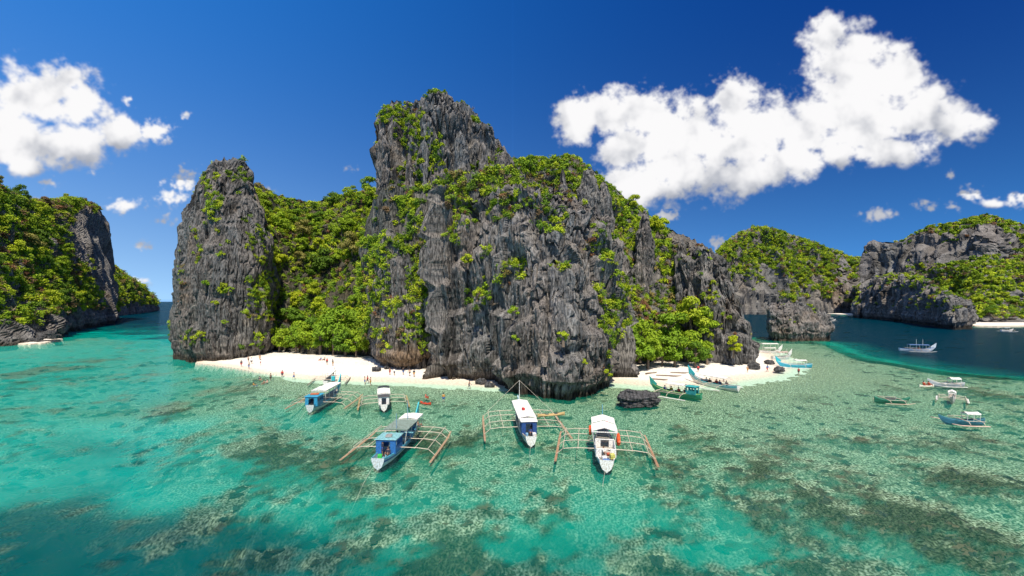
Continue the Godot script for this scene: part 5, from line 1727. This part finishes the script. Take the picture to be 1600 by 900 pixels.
	bangka({"label": "far white boat off the distant beach at the right edge", "stern": gp(1564, 518), "bow": gp(1581, 518), "len": 7.0, "beam": 1.5, "hull": white, "span": 6.0, "beams": [-0.2, 0.2], "rails": 1, "awnings": [[-0.3, 0.1, 1.7, 2.2, lin(0.3, 0.4, 0.5)]], "float_col": white, "group": "far boats in the bay"})
	bangka({"label": "farthest white boat in the channel beyond the islet", "stern": gp(1290, 501.5), "bow": gp(1304, 501.5), "len": 8.5, "beam": 1.8, "hull": white, "span": 6.0, "beams": [-0.2, 0.2], "rails": 1, "awnings": [[-0.3, 0.2, 1.9, 2.4, cloth]], "float_col": white, "group": "far boats in the bay"})
	var q := gp(665, 631)
	kayak(q, 1.1, 2.3, lin(0.55, 0.06, 0.02), "red kayak floating off the first beach")
	kayak(gp(667, 621), 0.5, 1.7, lin(0.6, 0.10, 0.04), "smaller red kayak nearer to the sand")
	var dug := kayak(long_white.position + long_white.basis * Vector3(-4.3, 1.05, 2.2), long_white.rotation.y + 1.75, 4.2, lin(0.52, 0.36, 0.16), "tan dugout canoe lying across the outrigger of the long white boat")
	dug.set_meta("category", "canoe")
	var kp := gp(1448, 604)
	kayak(kp, PI * 0.5, 3.0, lin(0.75, 0.72, 0.6), "pale kayak with two people on the reef at the right")
	for s in [-0.55, 0.5]:
		person("sit", kp + Vector3(s, 0.22, 0), PI * 0.5, "person sitting in the pale kayak, %s seat" % ("left" if s < 0 else "right"), "", lin(0.5, 0.05, 0.03), lin(0.65, 0.10, 0.04))


func make_people() -> void:
	var cols := [lin(0.45, 0.04, 0.04), lin(0.02, 0.03, 0.06), lin(0.03, 0.12, 0.35), lin(0.06, 0.06, 0.06), lin(0.5, 0.25, 0.05)]
	var n := 0
	for q in [[377, 573, "walk", "person in dark clothes walking at the pillar's edge of sun"], [388, 566, "stand", "person standing in the pillar's shade on the sand"], [389, 577, "walk", "person walking toward the water, nearest the pillar"], [393, 569, "stand", "person in pale shirt on the upper sand"], [406, 563, "walk", "person walking in front of the trees by the pillar"], [407, 571, "stand", "person in white on the bright sand"], [441, 588, "stand", "person in red standing at the waterline"], [459, 592, "walk", "person wading out along the waterline"], [423, 591, "stand", "bather standing in the shallows"], [406, 591, "sit", "bather sitting in the shallows"], [412, 597, "sit", "swimmer left of a pair off the beach"], [417, 596, "sit", "swimmer right of a pair off the beach"], [397, 600, "sit", "swimmer alone off the pillar end of the beach"], [511, 570, "stand", "person in red under the trees"], [520, 572, "stand", "person in dark clothes under the trees"], [501, 563, "sit", "person sitting in the shade of the beach trees"], [507, 563, "sit", "second person sitting in the tree shade"],
		[570, 599, "stand", "left person of a group in the shallows"], [574, 598, "walk", "middle person of a group in the shallows"], [579, 600, "stand", "right person of a group in the shallows"], [609, 586, "stand", "leftmost person under the ochre overhang"], [616, 587, "stand", "person in white under the overhang"], [630, 586, "stand", "person in dark clothes under the overhang"], [640, 588, "walk", "person walking under the overhang"], [647, 589, "stand", "rightmost of the row under the overhang"], [699, 585, "stand", "person in red near the crack in the cliff"], [733, 606, "walk", "person walking at the end of the first beach"], [693, 622, "stand", "bather standing deep off the first beach"], [654, 661, "sit", "swimmer beside the large blue boat"],
		[1168, 582, "stand", "person beside the boulder on the second beach"], [1199, 581, "walk", "person between the two boulders on the second beach"], [1091, 582, "stand", "person in red under the trees of the second beach"], [1130, 596, "sit", "person sitting by the teal prow boat"], [1248, 584, "stand", "bather off the tip of the second beach"]]:
		var p := gp(q[0], q[1])
		var y := ground(p.x, p.z)
		# walk back up the sand until the feet meet it
		if y > 0.0:
			for it in 4:
				var d: float = F * (EYE - y) / (q[1] - HZ)
				p = Vector3((q[0] - 800.0) / F * d, 0, -d)
				y = ground(p.x, p.z)
			p.y = y
		else:
			p.y = maxf(y, -1.25) if q[2] != "sit" else -0.5
		var shirt: Variant = null
		if n % 3 == 0:
			shirt = cols[(n + 2) % 5]
		if q[3].contains("white") or q[3].contains("pale"):
			shirt = lin(0.8, 0.8, 0.8)
		if q[3].contains("in red"):
			shirt = lin(0.55, 0.05, 0.04)
		if q[3].contains("dark clothes"):
			shirt = lin(0.03, 0.03, 0.04)
		person(q[2], p, rng.randf() * TAU, q[3], "people on the beaches", cols[n % 5], shirt, n % 2 == 0)
		n += 1
